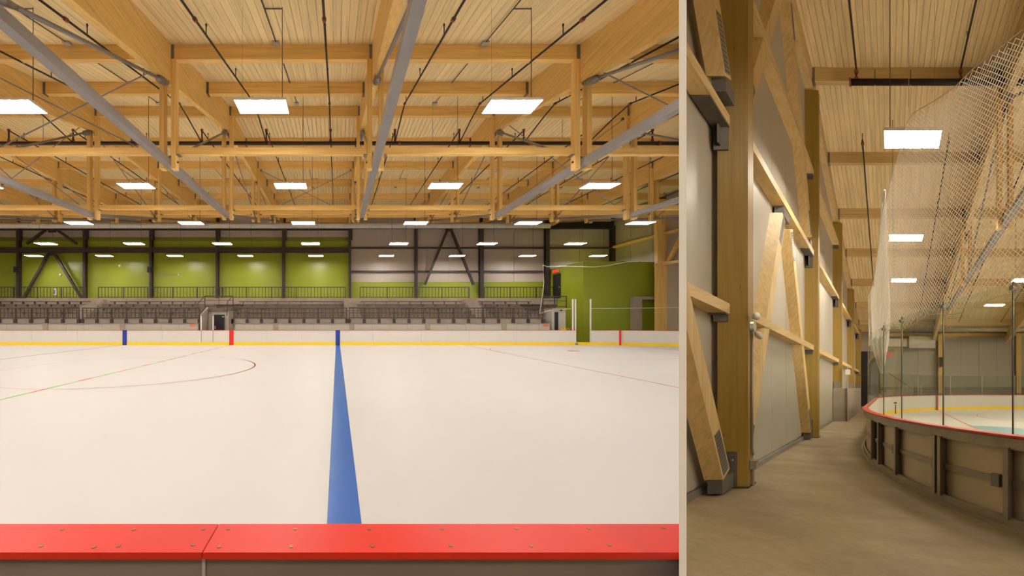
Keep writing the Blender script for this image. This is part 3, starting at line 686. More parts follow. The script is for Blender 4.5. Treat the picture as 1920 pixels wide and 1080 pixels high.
for p, y_, lab in ((224.5, 498.5, 'small round white alarm on the green wall, third bay'), (113.5, 515, 'small round white alarm on the green wall beside the chevron leg')):
    tag(obj('wall_alarm', MB().tube([(X(p, 34.85), 34.88, Z(y_, 34.85)), (X(p, 34.85), 34.78, Z(y_, 34.85))], .1, 12), 'white_post'), lab, 'alarm')
t = thing('wall_conduit', (X(310, 34.8), 34.85, Z(515, 34.8)), 'thin pale conduit running out from the third wall column', 'conduit')
obj('tube', MB().tube([(X(288, 34.8), 34.85, Z(514.5, 34.8)), (X(334, 34.8), 34.85, Z(514.5, 34.8))], .02, 5), 'steel_light', t)
obj('outlet_box', MB().box(X(333, 34.8), X(336, 34.8), 34.8, 34.88, Z(517, 34.8), Z(513, 34.8)), 'steel_light', t)
# wooden fascia boards over the duct in every other bay
for i, (a, b) in enumerate(((36, 160), (284, 408), (532, 656), (780, 902), (1025, 1148))):
    t = thing('fascia_board', (X((a+b)/2, 34.5), 34.4, Z(417, 34.4)), f'wooden fascia board above the far duct, {ORD[i]} from the left', 'fascia')
    obj('board', MB().box(X(a+4, 34.4), X(b-4, 34.4), 34.3, 34.5, Z(417, 34.4), Z(407, 34.4)), 'glulam_x', t)
    for q in (a, b): obj('steel_cap', MB().box(X(q-3.5, 34.4), X(q+3.5, 34.4), 34.28, 34.52, Z(416, 34.4), Z(405, 34.4)), 'steel_dark', t)
# round duct
t = thing('round_duct', (-5, 33, Z(424, 33)), 'long round silver ventilation duct across the top of the far wall', 'duct')
xx = LEFTX+.3; xe = X(1031, 33); n_ = 26; seg = (xe-xx)/n_
for i in range(n_):
    a = xx+seg*i
    obj('duct_section', MB().tube([(a, 33, Z(423.5, 33)), (a+.03, 33, Z(423.5, 33)), (a+.035, 33, Z(423.5, 33)), (a+seg-.002, 33, Z(423.5, 33))], [.235, .235, .215, .215], 20), 'duct_metal', t, smooth=True)

# --- green enclosure in the far right corner
ge = struct('wall_corner', MB().box(19.4, WALLX, 30, FARY-.1, 0, EYE+4.62), 'wall_green', 'green painted enclosure standing in the far right corner', 'L', 'wall')
t = thing('upper_door', (19.35, 33.6, 3.7), 'dark door high on the side of the green enclosure', 'door')
obj('leaf', MB().box(19.33, 19.39, 33.0, 34.1, EYE+1.93, EYE+4.05), 'steel_black', t); obj('handle', MB().box(19.3, 19.33, 33.08, 33.16, EYE+2.8, EYE+2.9), 'steel_light', t)
t = thing('exit_sign', (19.3, 33.6, 6.0), 'small glowing red exit sign over the dark upper door', 'sign')
obj('lit_face', MB().box(19.2, 19.28, 33.2, 33.95, EYE+4.18, EYE+4.42), 'exit_red', t); obj('housing', MB().box(19.28, 19.39, 33.15, 34.0, EYE+4.15, EYE+4.45), 'steel_light', t)
railing(X(1018, 29.8), X(1062, 29.8), 29.8, Z(577, 29.8), Z(555, 29.8), 'dark landing railing beside the green enclosure', 1.1, .9, Z(564, 29.8))
t = thing('service_booth', (X(1048, 29.5), 29.5, 0), 'pale booth with narrow dark doorway beside the green enclosure', 'booth')
obj('shell', MB().box(X(1036, 29.4), X(1062, 29.4), 29.5, 30.6, 0, Z(580, 29.4)), 'wall_white', t)
obj('doorway', MB().box(X(1041, 29.4), X(1047.5, 29.4), 29.44, 29.5, 0, Z(585, 29.4)), 'steel_black', t)
obj('roof_trim', MB().box(X(1035, 29.4), X(1063, 29.4), 29.4, 30.7, Z(580, 29.4), Z(578, 29.4)), 'concrete_pale', t)
obj('lamp', MB().box(X(1051, 29.4), X(1054, 29.4), 29.36, 29.44, Z(583, 29.4), Z(580.5, 29.4)), 'steel_black', t)
t = thing('elbow_duct', (X(1195, 29.6), 29.6, 0), 'square grey duct bending down the front of the green enclosure', 'duct')
obj('upright', MB().box(X(1188, 29.6), X(1202, 29.6), 29.5, 29.95, 0, Z(557, 29.6)), 'concrete_pale', t)
obj('arm', MB().box(X(1190, 29.6), X(1237, 29.6), 29.52, 29.93, Z(561.5, 29.6), Z(556.5, 29.6)), 'concrete_pale', t)
t = thing('standpipe', (X(1236, 29.5), 29.4, 0), 'thin black standpipe running down beside the end wall column', 'pipe')
obj('pipe', MB().tube([(X(1236, 29.6), 29.6, 11), (X(1236, 29.6), 29.6, Z(565, 29.6))], .06, 8), 'pipe_black', t, 'L')
obj('elbow', MB().tube([(X(1236, 29.6), 29.6, Z(565, 29.6)), (X(1229, 29.6), 29.6, Z(565, 29.6))], .06, 8), 'pipe_black', t, 'L')
# small bits of gear left by the corner gate
for i, (p, c, lab) in enumerate(((1058, 'yellow', 'small yellow bundle left on the bench wall near the corner gate'), (1067, 'steel_grey', 'small grey object beside the yellow bundle'), (1074, 'red_plastic', 'small red object beside the white gate posts'))):
    m = MB(); x = X(p, 28.9)
    for j in range(5): m.box(x-.25+j*.1, x-.16+j*.1, 28.8, 28.95, .9, Z(617, 28.9)+random.uniform(.0, .14))
    tag(obj('gear_bundle', m, c), lab, 'gear')

# =================================================================== THE SIDE HALL (right)
# Laid out on its own skewed plan: a across the aisle from the end wall, b along the aisle from the
# first column, h above the ramped aisle floor. The aisle runs obliquely and falls away gently.
KX, KZ = 1036/F, -126/F
OX, OY, OZ = -2.7+KX*6.1, 6.1, EYE-1.61+KZ*6.1
def H(a, b, h): return (OX+a+KX*b, OY+b, OZ+h+KZ*b)
def HB(): return MB(H)
def hc(b): return 11.69 if b < 5.9 else 11.69-.27*(b-5.9)
AMAX, BMIN, BFAR = 26, -13.5, 25.9
def rstruct(name, mb, mat, label, cat): return struct(name, mb, mat, label, 'R', cat)
rf = rstruct('floor', HB().box(-10, AMAX, BMIN, BFAR+2, -.25, 0), 'floor_concrete', 'brown trowelled concrete aisle floor in the side hall', 'floor')
for b_ in (.12, 5.75, 11.5): obj('saw_joint', HB().box(.4, 3.3, b_, b_+.012, 0, .0015), 'deck_gap', rf, 'R')
wl = rstruct('wall_left', HB().box(-.35, -.02, .1, BFAR, -.2, 12).box(-.5, -.19, -3, .1, -.2, 12), 'wall_beige', 'off white panel wall along the left of the aisle', 'wall')
wf = rstruct('wall_far', HB().box(-2, AMAX, BFAR, BFAR+.3, -.3, 9), 'wall_beige', 'pale far wall of the side hall behind the second rink', 'wall')
rstruct('wall_right', HB().box(AMAX, AMAX+.3, BMIN, BFAR, -.2, 12), 'wall_beige', 'wall closing the side hall on the right, out of view', 'wall')
rstruct('wall_back', HB().box(-12, AMAX, BMIN-.3, BMIN, -.2, 12), 'wall_beige', 'wall behind the viewer in the side hall', 'wall')
for i in range(-1, 5):
    for h in range(5):
        b0 = i*6+h*1.2+.2; o_ = -.17 if i < 0 else 0; obj('wall_panel', HB().box(o_-.02, o_, b0+.006, b0+1.2-.006, .12, min(hc(b0), hc(b0+1.2))-.05), 'wall_white', wl, 'R')
    tag(obj('baseboard_left', HB().box(-.01-(.17 if i < 0 else 0), .07-(.17 if i < 0 else 0), i*6+.3, i*6+5.95, 0, .1), 'steel_grey', clip='R'), f'grey steel base channel along the aisle wall, bay {("nearest", "first", "second", "third", "fourth", "fifth")[i+1]}', 'baseboard', kind='structure')
# deck
rc = rstruct('ceiling', HB().add([(a, b, hc(b)+.08+t) for t in (0, .2) for b in (BMIN, 5.9, 27) for a in (-12, AMAX)],
    [(0, 1, 3, 2), (2, 3, 5, 4), (6, 8, 9, 7), (8, 10, 11, 9), (0, 6, 7, 1), (4, 5, 11, 10)]), 'deck_gap', 'timber plank roof deck above the aisle and second rink', 'ceiling')
def hplank(m, a0, a1, b0, b1):
    vs = [(a, b, hc(b)+t) for t in (0, .07) for b in (b0, b1) for a in (a0, a1)]
    m.add(vs, [(0, 1, 3, 2), (4, 6, 7, 5), (0, 4, 5, 1), (2, 3, 7, 6), (0, 2, 6, 4), (1, 5, 7, 3)])
a_ = 0
while a_ < 8.2:
    for b0, b1 in ((1.5, 5.9), (5.9, 12)):
        m = HB(); hplank(m, a_+.004, a_+.18-.004, b0, b1); obj('plank', m, 'deck_wood_aisle', rc, 'R')
    a_ += .18
m = HB(); a_ = 0
while a_ < AMAX-.3:
    hplank(m, a_+.006, a_+.18-.006, 12, 26)
    if a_ > 8.2: hplank(m, a_+.006, a_+.18-.006, 1.5, 5.9); hplank(m, a_+.006, a_+.18-.006, 5.9, 12)
    hplank(m, a_+.006, a_+.18-.006, BMIN, 1.5)
    a_ += .18
o = obj('distant_planks', m, 'deck_wood_aisle', rc, 'R'); o['kind'] = 'stuff'

# eave beam on the wall line
tag(obj('eave_beam', HB().add([(a, b, z) for a in (.0, .26) for b, z in ((-3, hc(0)-.55), (5.9, hc(5.9)-.55), (26, hc(26)-.55), (26, hc(26)), (5.9, hc(5.9)), (-3, hc(0)))],
    [(0, 1, 4, 5), (1, 2, 3, 4), (6, 11, 10, 7), (7, 10, 9, 8), (0, 6, 7, 1), (1, 7, 8, 2), (5, 4, 10, 11), (4, 3, 9, 10), (0, 5, 11, 6), (2, 8, 9, 3)]), 'glulam_aisle_y', clip='R'), 'long glulam beam carrying the roof along the aisle wall', 'beam')
# columns
for i in range(5):
    b = 6*i
    t = thing('glulam_column', H(.2, b, 0), ['massive dark glulam column nearest the viewer beside the partition', 'second glulam column along the aisle wall', 'third glulam column along the aisle wall, standing on the concrete plinth',
        'fourth glulam column along the aisle wall, on the plinth', 'last narrow glulam column at the far end of the aisle'][i], 'column')
    top = hc(b+.2)-.56; base = 0.02 if i < 2 else 1.56
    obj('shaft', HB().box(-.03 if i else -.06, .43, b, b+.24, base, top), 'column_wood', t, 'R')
    if i < 2:
        obj('base_plate', HB().box(-.12, .46, b-.05, b+.3, 0, .02), 'steel_dark', t, 'R')
        obj('side_plate', HB().box(.09, .26, b-.025, b, .02, .58), 'plate', t, 'R')
        for hh in (.15, .45): obj('bolt', HB().tube([(.2, b-.045, hh), (.2, b-.02, hh)], .015, 8), 'steel_light', t, 'R')
    else:
        obj('base_shoe', HB().box(.05, .36, b-.03, b, 1.56, 1.86), 'steel_grey', t, 'R')
# girts between columns
for i in range(-1, 4):
    for j, hh in enumerate((2.86, 5.86, 8.40)):
        b0, b1 = 6*i+.26, 6*i+5.98
        if hh+.3 > hc(b1)-.5: continue
        t = thing('wall_girt', H(.2, (b0+b1)/2, hh-.08), f'{("lowest", "middle", "upper")[j]} wooden girt on the aisle wall, {("bay before the first column", "between first and second columns", "between second and third columns", "between third and fourth columns", "between fourth and last columns")[i+1]}', 'girt')
        o_ = -.15 if i < 0 else 0
        obj('beam', HB().box(o_, o_+.30, b0, b1, hh-.08, hh+.08), 'glulam_aisle_y', t, 'R')
        obj('bracket', HB().box(o_+.01, o_+.29, b1-(.65 if j == 1 else .12), b1+.005, hh-.10, hh-.081), 'plate', t, 'R')
        obj('bracket_leg', HB().box(o_+.04, o_+.27, b1-.012, b1+.018, hh-.46 if j == 1 else hh-.2, hh-.101), 'plate', t, 'R')
        if j == 1: obj('bracket_rib', HB().box(o_+.14, o_+.16, b1-.10, b1-.012, hh-.40, hh-.101), 'plate', t, 'R')
        prune(t)
# braces: pairs of legs leaning together
def leg(parent, b0, h0, b1, h1, foot_top=True):
    A_ = -.03 if b0 < 0 else 0
    d = Vector((b1-b0, h1-h0)).normalized(); n_ = Vector((-d.y, d.x))*.13
    q = [(b0-n_.x, h0-n_.y), (b0+n_.x, h0+n_.y), (b1+n_.x, h1+n_.y), (b1-n_.x, h1-n_.y)]
    vs = [(a, b, h) for a in (A_, A_+.28) for b, h in q]
    l = obj('brace_leg', HB().add(vs, [(0, 1, 2, 3), (7, 6, 5, 4), (0, 4, 5, 1), (1, 5, 6, 2), (2, 6, 7, 3), (3, 7, 4, 0)]), 'glulam_aisle_z', parent, 'R')
    if l is None: return
    for (bb, ht), s_ in (((b0, h0), 1), ((b1, h1), -1)):     # perforated screw plates, let into the side of the leg
        e0 = Vector((bb, ht))+d*s_*.05; e1 = Vector((bb, ht))+d*s_*.75; nn = n_*.75
        q2 = [e0-nn, e0+nn, e1+nn*(.9), e1-nn*.9]
        pl = obj('screw_plate', HB().add([(a, p.x, p.y) for a in (A_+.281, A_+.287) for p in q2], [(0, 1, 2, 3), (7, 6, 5, 4), (0, 4, 5, 1), (1, 5, 6, 2), (2, 6, 7, 3), (3, 7, 4, 0)]), 'hanger', l, 'R')
        m = HB()
        for r_ in range(12):
            c0 = e0+(e1-e0)*((r_+.5)/12); m.add([(A_+.2875, *(c0-nn*.8-d*.008)), (A_+.2875, *(c0+nn*.8-d*.008)), (A_+.2875, *(c0+nn*.8+d*.008)), (A_+.2875, *(c0-nn*.8+d*.008)), (A_+.289, *(c0-nn*.8-d*.008)), (A_+.289, *(c0+nn*.8-d*.008)), (A_+.289, *(c0+nn*.8+d*.008)), (A_+.289, *(c0-nn*.8+d*.008))],
                [(0, 1, 2, 3), (7, 6, 5, 4), (0, 4, 5, 1), (1, 5, 6, 2), (2, 6, 7, 3), (3, 7, 4, 0)])
        s2 = obj('screw_rows', m, 'steel_dark', l, 'R')
        if s2: s2['kind'] = 'stuff'
def shoe(parent, b, h, w=.2): obj('steel_shoe', HB().box(.05-(.03 if b < 0 else 0), .27-(.03 if b < 0 else 0), b-w/2, b+w/2, h-.22, h), 'plate', parent, 'R')
t = thing('wall_brace', H(.15, 3, .3), 'lower pair of wooden brace legs leaning together between the first two columns', 'brace')
leg(t, .34, .27, 2.62, 5.5); leg(t, 5.66, .27, 3.3, 5.5); shoe(t, 5.72, .24, .3); shoe(t, 2.9, 5.78, .5); shoe(t, .36, .24, .2)
t = thing('wall_brace', H(.15, 3, 6), 'upper pair of wooden brace legs between the first two columns, reaching the roof', 'brace')
leg(t, .34, 6.3, 2.75, 11.1); leg(t, 5.66, 6.25, 3.25, 11.1); shoe(t, 5.72, 6.16, .25); shoe(t, .36, 6.2, .2)
t = thing('wall_brace', H(.15, -1, .3), 'lower wooden brace leg in front of the first column, beside the partition', 'brace')
leg(t, -.38, .30, -2.9, 5.5); shoe(t, -.30, .26, .4)
t = thing('wall_brace', H(.15, -1, 6), 'upper wooden brace leg in front of the first column', 'brace')
leg(t, -.32, 6.3, -2.75, 11.1); shoe(t, -.22, 6.28, .3)
# conduit and twin emergency light on the first column
t = thing('emergency_light', H(.5, .1, 2.7), 'twin head emergency light on the side of the nearest column', 'light')
obj('back_box', HB().tube([(.44, .12, 2.60), (.50, .12, 2.60)], .08, 12), 'steel_light', t, 'R')
obj('lamp_head', HB().tube([(.50, .05, 2.74), (.56, -.02, 2.74), (.60, -.06, 2.74)], [.03, .06, .06], 12), 'lamp_frame', t, 'R', smooth=True)
obj('lamp_head', HB().tube([(.50, .16, 2.50), (.55, .12, 2.47), (.60, .08, 2.44)], [.03, .055, .055], 12), 'lamp_frame', t, 'R', smooth=True)
t = thing('column_conduit', H(.46, .2, 0), 'grey conduit running down the nearest column from the emergency light', 'conduit')
obj('tube', HB().tube([(.455, .12, 2.55), (.455, .12, .62), (.48, .12, .5)], .018, 6), 'conduit', t, 'R')
obj('outlet_box', HB().box(.44, .54, .06, .18, .28, .42), 'conduit', t, 'R'); obj('lower_tube', HB().tube([(.47, .12, .3), (.47, .12, 0)], .022, 6), 'conduit', t, 'R')
# concrete plinth
t = thing('concrete_plinth', H(.4, 12, 0), 'chest high concrete plinth wall under the far aisle columns', 'plinth')
for b0, b1 in ((11.9, 14.0), (14.02, 16.2), (16.22, 18.1), (18.12, 20.2)): obj('plinth_block', HB().box(.02, .73, b0, b1-.02, 0, 1.555), 'concrete_pale', t, 'R')
t = thing('plinth_conduit', H(.75, 11.85, 0), 'pale conduit with alarm box rising from the plinth corner', 'conduit')
obj('tube', HB().tube([(.72, 11.85, 0), (.72, 11.85, 2.6)], .03, 6), 'steel_light', t, 'R'); obj('alarm_box', HB().box(.62, .84, 11.8, 11.88, 2.2, 2.45), 'white_post', t, 'R')

# purlins of the side hall
TA = 6.35
n = 0
for ri, b in enumerate((5.9, 8.9, 11.9, 14.9, 17.9, 20.9, 23.6)):
    for j, (a0, a1) in enumerate(((.26, TA-.1), (TA+.1, TA+5.95), (TA+6.15, TA+12))):
        z1 = hc(b)-.005
        if px(H(a0, b, z1)[0], H(a0, b, z1)[1]) > 1925: continue
        t = thing('purlin', H((a0+a1)/2, b, z1-.42), f'wooden roof purlin over the aisle, {ORD[ri]} row, {("wall side bay", "second bay from the aisle wall", "third bay from the aisle wall")[j]}', 'purlin', 'side hall purlins of the %s row' % ORD[ri])
        obj('beam', HB().box(a0+.01, a1-.01, b, b+.18, z1-.42, z1-.0), 'glulam_aisle_x', t, 'R')
        for e_ in (a0+.005, a1-.085): obj('joist_hanger', HB().box(e_, e_+.08, b-.02, b+.2, z1-.43, z1-.02), 'hanger', t, 'R')
# trusses of the side hall
for i, ta in enumerate((TA, TA+6.05)):
    t = thing('roof_truss', H(ta, 8, 6.8), ['roof truss seen through the netting, its grey tube falling to the lower left', 'roof truss at the far right edge of the side hall'][i], 'truss')
    for b0, b1 in ((-4, 5.9), (5.9, 25.6)):
        vs = [(a, b, z) for a in (ta-.1, ta+.1) for b, z in ((b0, hc(b0)-1.1), (b1, hc(b1)-1.1), (b1, hc(b1)), (b0, hc(b0)))]
        obj('top_chord', HB().add(vs, [(3, 2, 1, 0), (4, 5, 6, 7), (0, 1, 5, 4), (1, 2, 6, 5), (2, 3, 7, 6), (3, 0, 4, 7)]), 'glulam_aisle_y', t, 'R')
    hh = lambda b: 6.9-.03*(b-5)
    ch = [(-1, 7.0), (5.9, 6.85), (11.9, 6.65), (17.9, 6.45)]
    obj('bottom_chord', HB().bar((ta, -1, 7.0), (ta, 19, 6.45), .2, .2), 'steel_grey', t, 'R')
    for b in (5.9, 11.9, 17.9):
        for sx in (-1, 1):
            if hc(b)-.44 > hh(b): obj('post', HB().box(ta+sx*.17-.07, ta+sx*.17+.07, b-.03, b+.2, hh(b)-.25, hc(b)-.44), 'glulam_z', t, 'R')
    for (b0, h0), (b1, h1) in (((-.1, 7.0), (5.8, hc(5.8)-1.1)), ((11.9, 6.7), (6.0, hc(6)-1.1)), ((17.9, 6.5), (12, hc(12)-1.1))):
        obj('diagonal', HB().tube([(ta, b0, h0), (ta, b1, h1)], .04, 8), 'steel_grey', t, 'R')
        v = (Vector((ta, b1, h1))-Vector((ta, b0, h0))).normalized(); p = Vector((ta, b1, h1))
        obj('end_casting', HB().tube([p-v*.7, p-v*.5, p-v*.1], [.05, .11, .08], 8), 'hanger', t, 'R')
# sprinkler pipes
mp = thing('main_sprinkler_pipe', H(5, 5.6, 11), 'thick black sprinkler main under the front purlin of the side hall', 'pipe')
obj('pipe', HB().tube([(1.5, 5.6, 10.98), (AMAX-1, 5.6, 10.98)], .09, 12), 'pipe_black', mp, 'R', smooth=True)
obj('end_cap', HB().tube([(1.46, 5.6, 10.98), (1.52, 5.6, 10.98)], .11, 12), 'coupling_red', mp, 'R')
for a in (2.25, 3.35, 6.9): obj('clevis_hanger', HB().tube([(a, 5.6, 10.88), (a, 5.6, 11.35)], .022, 6), 'steel_grey', mp, 'R')
for i, a in enumerate((1.68, 4.88, 8.0)):
    t = thing('sprinkler_branch', H(a, 4, 11.3), f'dark sprinkler pipe running toward the viewer from the main, {ORD[i]} from the wall', 'pipe')
    obj('riser', HB().tube([(a, 5.6, 11.0), (a, 5.55, 11.36), (a, 2.0, 11.36), (a, -1, 11.36)], .032, 8), 'pipe_black', t, 'R', smooth=True)
    for hh_ in (11.03, 11.25): obj('coupling', HB().tube([(a, 5.59, hh_), (a, 5.57, hh_+.08)], .065, 8), 'coupling_red', t, 'R')
    obj('sprinkler_head', HB().tube([(a, 4.6, 11.36), (a, 4.6, 11.6)], .016, 6), 'pipe_black', t, 'R')
for i, a in enumerate((1.70, 4.88, 8.0, 11.2, 14.3)):
    t = thing('sprinkler_branch', H(a, 12, 10), f'dark sprinkler pipe sloping away under the roof, {ORD[i]} from the wall', 'pipe')
    g_ = lambda b: (a, b, hc(b)-.45)
    obj('pipe', HB().tube([g_(7.9), g_(18.0 if i == 0 else 23)], .03, 8), 'pipe_black', t, 'R', smooth=True)
    obj('coupling', HB().tube([g_(8.0), g_(8.1)], .06, 8), 'coupling_red', t, 'R')
    for b in (7.95, 11.2, 14.3, 17.3): p = g_(b); obj('sprinkler_head', HB().tube([p, (p[0], p[1], p[2]+.28)], .018, 6), 'pipe_black', t, 'R')
# light panels
rl = [(3.19, 2.1, 6.94, 'nearest light panel over the rink edge, partly behind the netting'), (3.29, 7.6, 6.98, 'second light panel behind the netting, above the aisle side of the rink'),
      (3.39, 12.4, 6.80, 'third light panel behind the netting'), (9.3, 12.4, 6.80, 'light panel cut by the right edge of the picture'), (9.45, 18.4, 6.88, 'small far light panel right of the grey truss tube')]
for a, b, h, lab in rl: lamp(a, b, h, hc(b)-.01, lab, None, 'lamp_right', H, 'R')
for n, (a, b) in enumerate(((9.3, 7.6), (15.3, 7.6), (15.3, 12.4), (15.3, 18.0), (21.3, 12.4), (21.3, 7.6), (9.2, 2.1), (15.2, 2.1), (9.2, -3.4), (15.2, -3.4), (21.2, 2.1), (21.2, -3.4), (21.3, 18.0), (9.2, -9), (15.2, -9))):
    lamp(a, b, 6.95, hc(b)-.01, f'hung light panel over the second rink, right of the view, {ordw(n)} in order', 'light panels outside the view of the side hall', 'lamp_right', H, 'R')

# second rink: boards seen from outside
NC, NR = (13.08, 4.7), 11.0; FC, FR = (10.58, 13.0), 8.5; B1 = FC[1]+FR
def near_pt(ph, r=NR): p = math.radians(ph); return (NC[0]-r*math.cos(p), NC[1]-r*math.sin(p))
def rink_path(off=0, n=36):
    P = [near_pt(72-72*i/n, NR+off) for i in range(n+1)]
    P += [(2.08-off, 4.7+8.3*i/6) for i in range(1, 7)]
    P += [(FC[0]-(FR+off)*math.cos(math.radians(90*i/20)), FC[1]+(FR+off)*math.sin(math.radians(90*i/20))) for i in range(1, 21)]
    P += [(FC[0]+i*2.5, B1+off) for i in range(1, 7)]
    return P
icep = [p for p in rink_path()]+[(AMAX-.5, B1), (AMAX-.5, near_pt(72)[1])]
ice2 = rstruct('floor', HB().poly(icep, .0, .02), 'ice', 'white ice of the second rink inside the curved boards', 'ice')
obj('goal_line', HB().box(5.98, 6.04, -4, 20.1, .02, .024), 'line_red', ice2)
obj('goal_crease', HB().poly([(6.04+1.83*math.cos(math.radians(t_)), 7.7+1.83*math.sin(math.radians(t_))) for t_ in range(-90, 91, 10)], .02, .025), 'crease_blue', ice2)
m = HB(); vs = []
for i in range(73):
    a = math.radians(i*5)
    for q in (4.5, 4.57): vs.append((12.1+q*math.cos(a), 14.6+q*math.sin(a), .026))
m.add(vs, [(2*i, 2*i+1, 2*i+3, 2*i+2) for i in range(72)]); obj('faceoff_circle', m, 'line_red_pale', ice2)
rb = thing('curved_dasher_boards', H(2.2, 2, 0), 'curved boards of the second rink, grey steel frame outside and red cap', 'rink board')
full = rink_path()
bounds = [0, 8, 15, 22, 29, 37, 43, 50, 57, 63]
for s0, s1 in zip(bounds, bounds[1:]):
    seg = full[s0:min(s1, len(full)-1)+1]
    if len(seg) < 2: continue
    obj('board_panel', HB().strip(seg, .015, .22, 1.04, 1), 'board_white', rb, 'R')
    obj('kick_plate', HB().strip(seg, .02, .02, .22, 1), 'yellow', rb, 'R')
    outer = [p for p in rink_path(.012)][s0:min(s1, len(full)-1)+1]
    obj('backing_sheet', HB().strip(outer, .01, .03, 1.0, 1), 'board_panel', rb, 'R')
    cap = [p for p in rink_path(-.03)][s0:min(s1, len(full)-1)+1]
    obj('cap_rail', HB().strip(cap, .15, 1.04, 1.065, 1), 'red_plastic', rb, 'R')
    fr_ = [p for p in rink_path(.06)][s0:min(s1, len(full)-1)+1]
    obj('top_rail', HB().strip(fr_, .03, .90, 1.03, 1), 'frame_grey', rb, 'R')
    obj('bottom_rail', HB().strip(fr_, .03, .02, .12, 1), 'frame_grey', rb, 'R')
    obj('floor_curb', HB().strip([p for p in rink_path(.10)][s0:min(s1, len(full)-1)+1], .05, 0, .03, 1), 'frame_grey', rb, 'R')
    obj('middle_rail', HB().strip([p for p in rink_path(.035)][s0:min(s1, len(full)-1)+1], .02, .47, .55, 1), 'frame_grey', rb, 'R')
def ph_at_px(p):
    best = None
    for i in range(0, 7200):
        ph = i/100; a, b = near_pt(ph, NR+.08); q = px(*H(a, b, .5)[:2])
        if best is None or abs(q-p) < best[0]: best = (abs(q-p), ph)
    return best[1]
def upright(parent, ph, w, h0, h1, r0, r1, mat, name):
    c = math.radians(ph); t_ = (math.sin(c), -math.cos(c)); p0 = near_pt(ph, NR+r0); p1 = near_pt(ph, NR+r1); m = HB()
    vs = [(p[0]+s_*t_[0]*w/2, p[1]+s_*t_[1]*w/2, h) for h in (h0, h1) for p, s_ in ((p0, -1), (p0, 1), (p1, 1), (p1, -1))]
    m.add(vs, [(0, 1, 2, 3), (7, 6, 5, 4), (0, 4, 5, 1), (1, 5, 6, 2), (2, 6, 7, 3), (3, 7, 4, 0)])
    return obj(name, m, mat, parent, 'R')
for p in (1890, 1765, 1755, 1682, 1650, 1637):
    ph = ph_at_px(p); upright(rb, ph, .07, .1, .92, .03, .13, 'frame_grey', 'frame_post')
    if p in (1890, 1765, 1682): upright(rb, ph-1.0, .12, .43, .58, .03, .08, 'hanger', 'rail_clip')
t_ = 6.1; obj('goal_stripe', HB().box(5.98, 6.04, 20.0, 20.12, .02, 1.05), 'line_red', rb, 'R')
lt = thing('gate_latch', H(3.0, 3, .3), 'black gate latch rod on the inside of the curved boards', 'latch')
la = (1678-1668)/F*(19.5)+2.7; obj('rod', HB().box(la, la+.06, 13.4, 13.45, .25, .72), 'steel_black', lt, 'R'); obj('knob', HB().box(la-.06, la+.1, 13.38, 13.46, .76, .84), 'steel_black', lt, 'R')

# glass above the curved boards
gpost = [ph_at_px(p) for p in (1889, 1758, 1681, 1648)]
brk = [60]+gpost+[0]
gt = thing('curved_glass', H(2.3, 2, 1.07), 'tall clear shielding glass standing on the curved boards', 'glass')
for p0, p1 in zip(brk, brk[1:]):
    n_ = max(2, int(abs(p0-p1)/2)+2); seg = [near_pt(p0+(p1-p0)*i/(n_-1), NR-.02) for i in range(n_)]
    obj('glass_pane', HB().strip(seg, .01, 1.07, 2.82, 1), 'glass_green', gt, 'R')
for b0, b1 in ((4.7, 7.4), (7.4, 10.2), (10.2, 13.0)):
    obj('glass_pane', HB().strip([(2.10, b0+.01), (2.10, b1-.01)], .01, 1.07, 2.82, 1), 'glass_green', gt, 'R')
arc = [(FC[0]-FR*math.cos(math.radians(90*i/15)), FC[1]+FR*math.sin(math.radians(90*i/15))) for i in range(16)]
for s0 in (0, 5, 10): obj('glass_pane', HB().strip(arc[s0:s0+6], .01, 1.07, 2.42, 1), 'glass_green', gt, 'R')
for i in range(6): obj('glass_pane', HB().box(FC[0]+i*1.6+.01, FC[0]+i*1.6+1.59, B1, B1+.012, 1.07, 2.42), 'glass_green', gt, 'R')
for i, ph in enumerate(gpost):
    lab = ['glass post nearest the right edge of the picture', 'second glass post, below the small floating clamp', 'third glass post on the curve', 'leftmost glass post at the aisle end of the curve'][i]
    t = thing('glass_post', H(*near_pt(ph), 1.07), lab, 'post')
    a, b = near_pt(ph, NR-.02)
    obj('post', HB().tube([(a, b, 1.06), (a, b, 2.84)], .012, 8), 'post_dark', t, 'R', smooth=True)
    upright(t, ph, .14, 2.70, 2.90, -.035, -.03, 'glass_clear', 'clamp_plate')
    obj('clamp_bolt', HB().tube([(a-.03, b-.03, 2.76), (a+.03, b+.03, 2.76)], .03, 8), 'steel_grey', t, 'R')
for i in range(6):
    a = FC[0]-6+i*2.4; b = FC[1]+math.sqrt(max(0, FR**2-min(0, a-FC[0])**2))
    t = thing('glass_post', H(a, b, 1.07), f'slim post of the far side glass, {ORD[i]} from the left', 'post', 'posts of the far glass')
    obj('post', HB().box(a-.02, a+.02, b-.02, b+.02, 1.06, 2.45), 'frame_grey', t, 'R'); obj('clamp', HB().box(a-.06, a+.06, b-.03, b+.03, 2.3, 2.42), 'steel_grey', t, 'R')

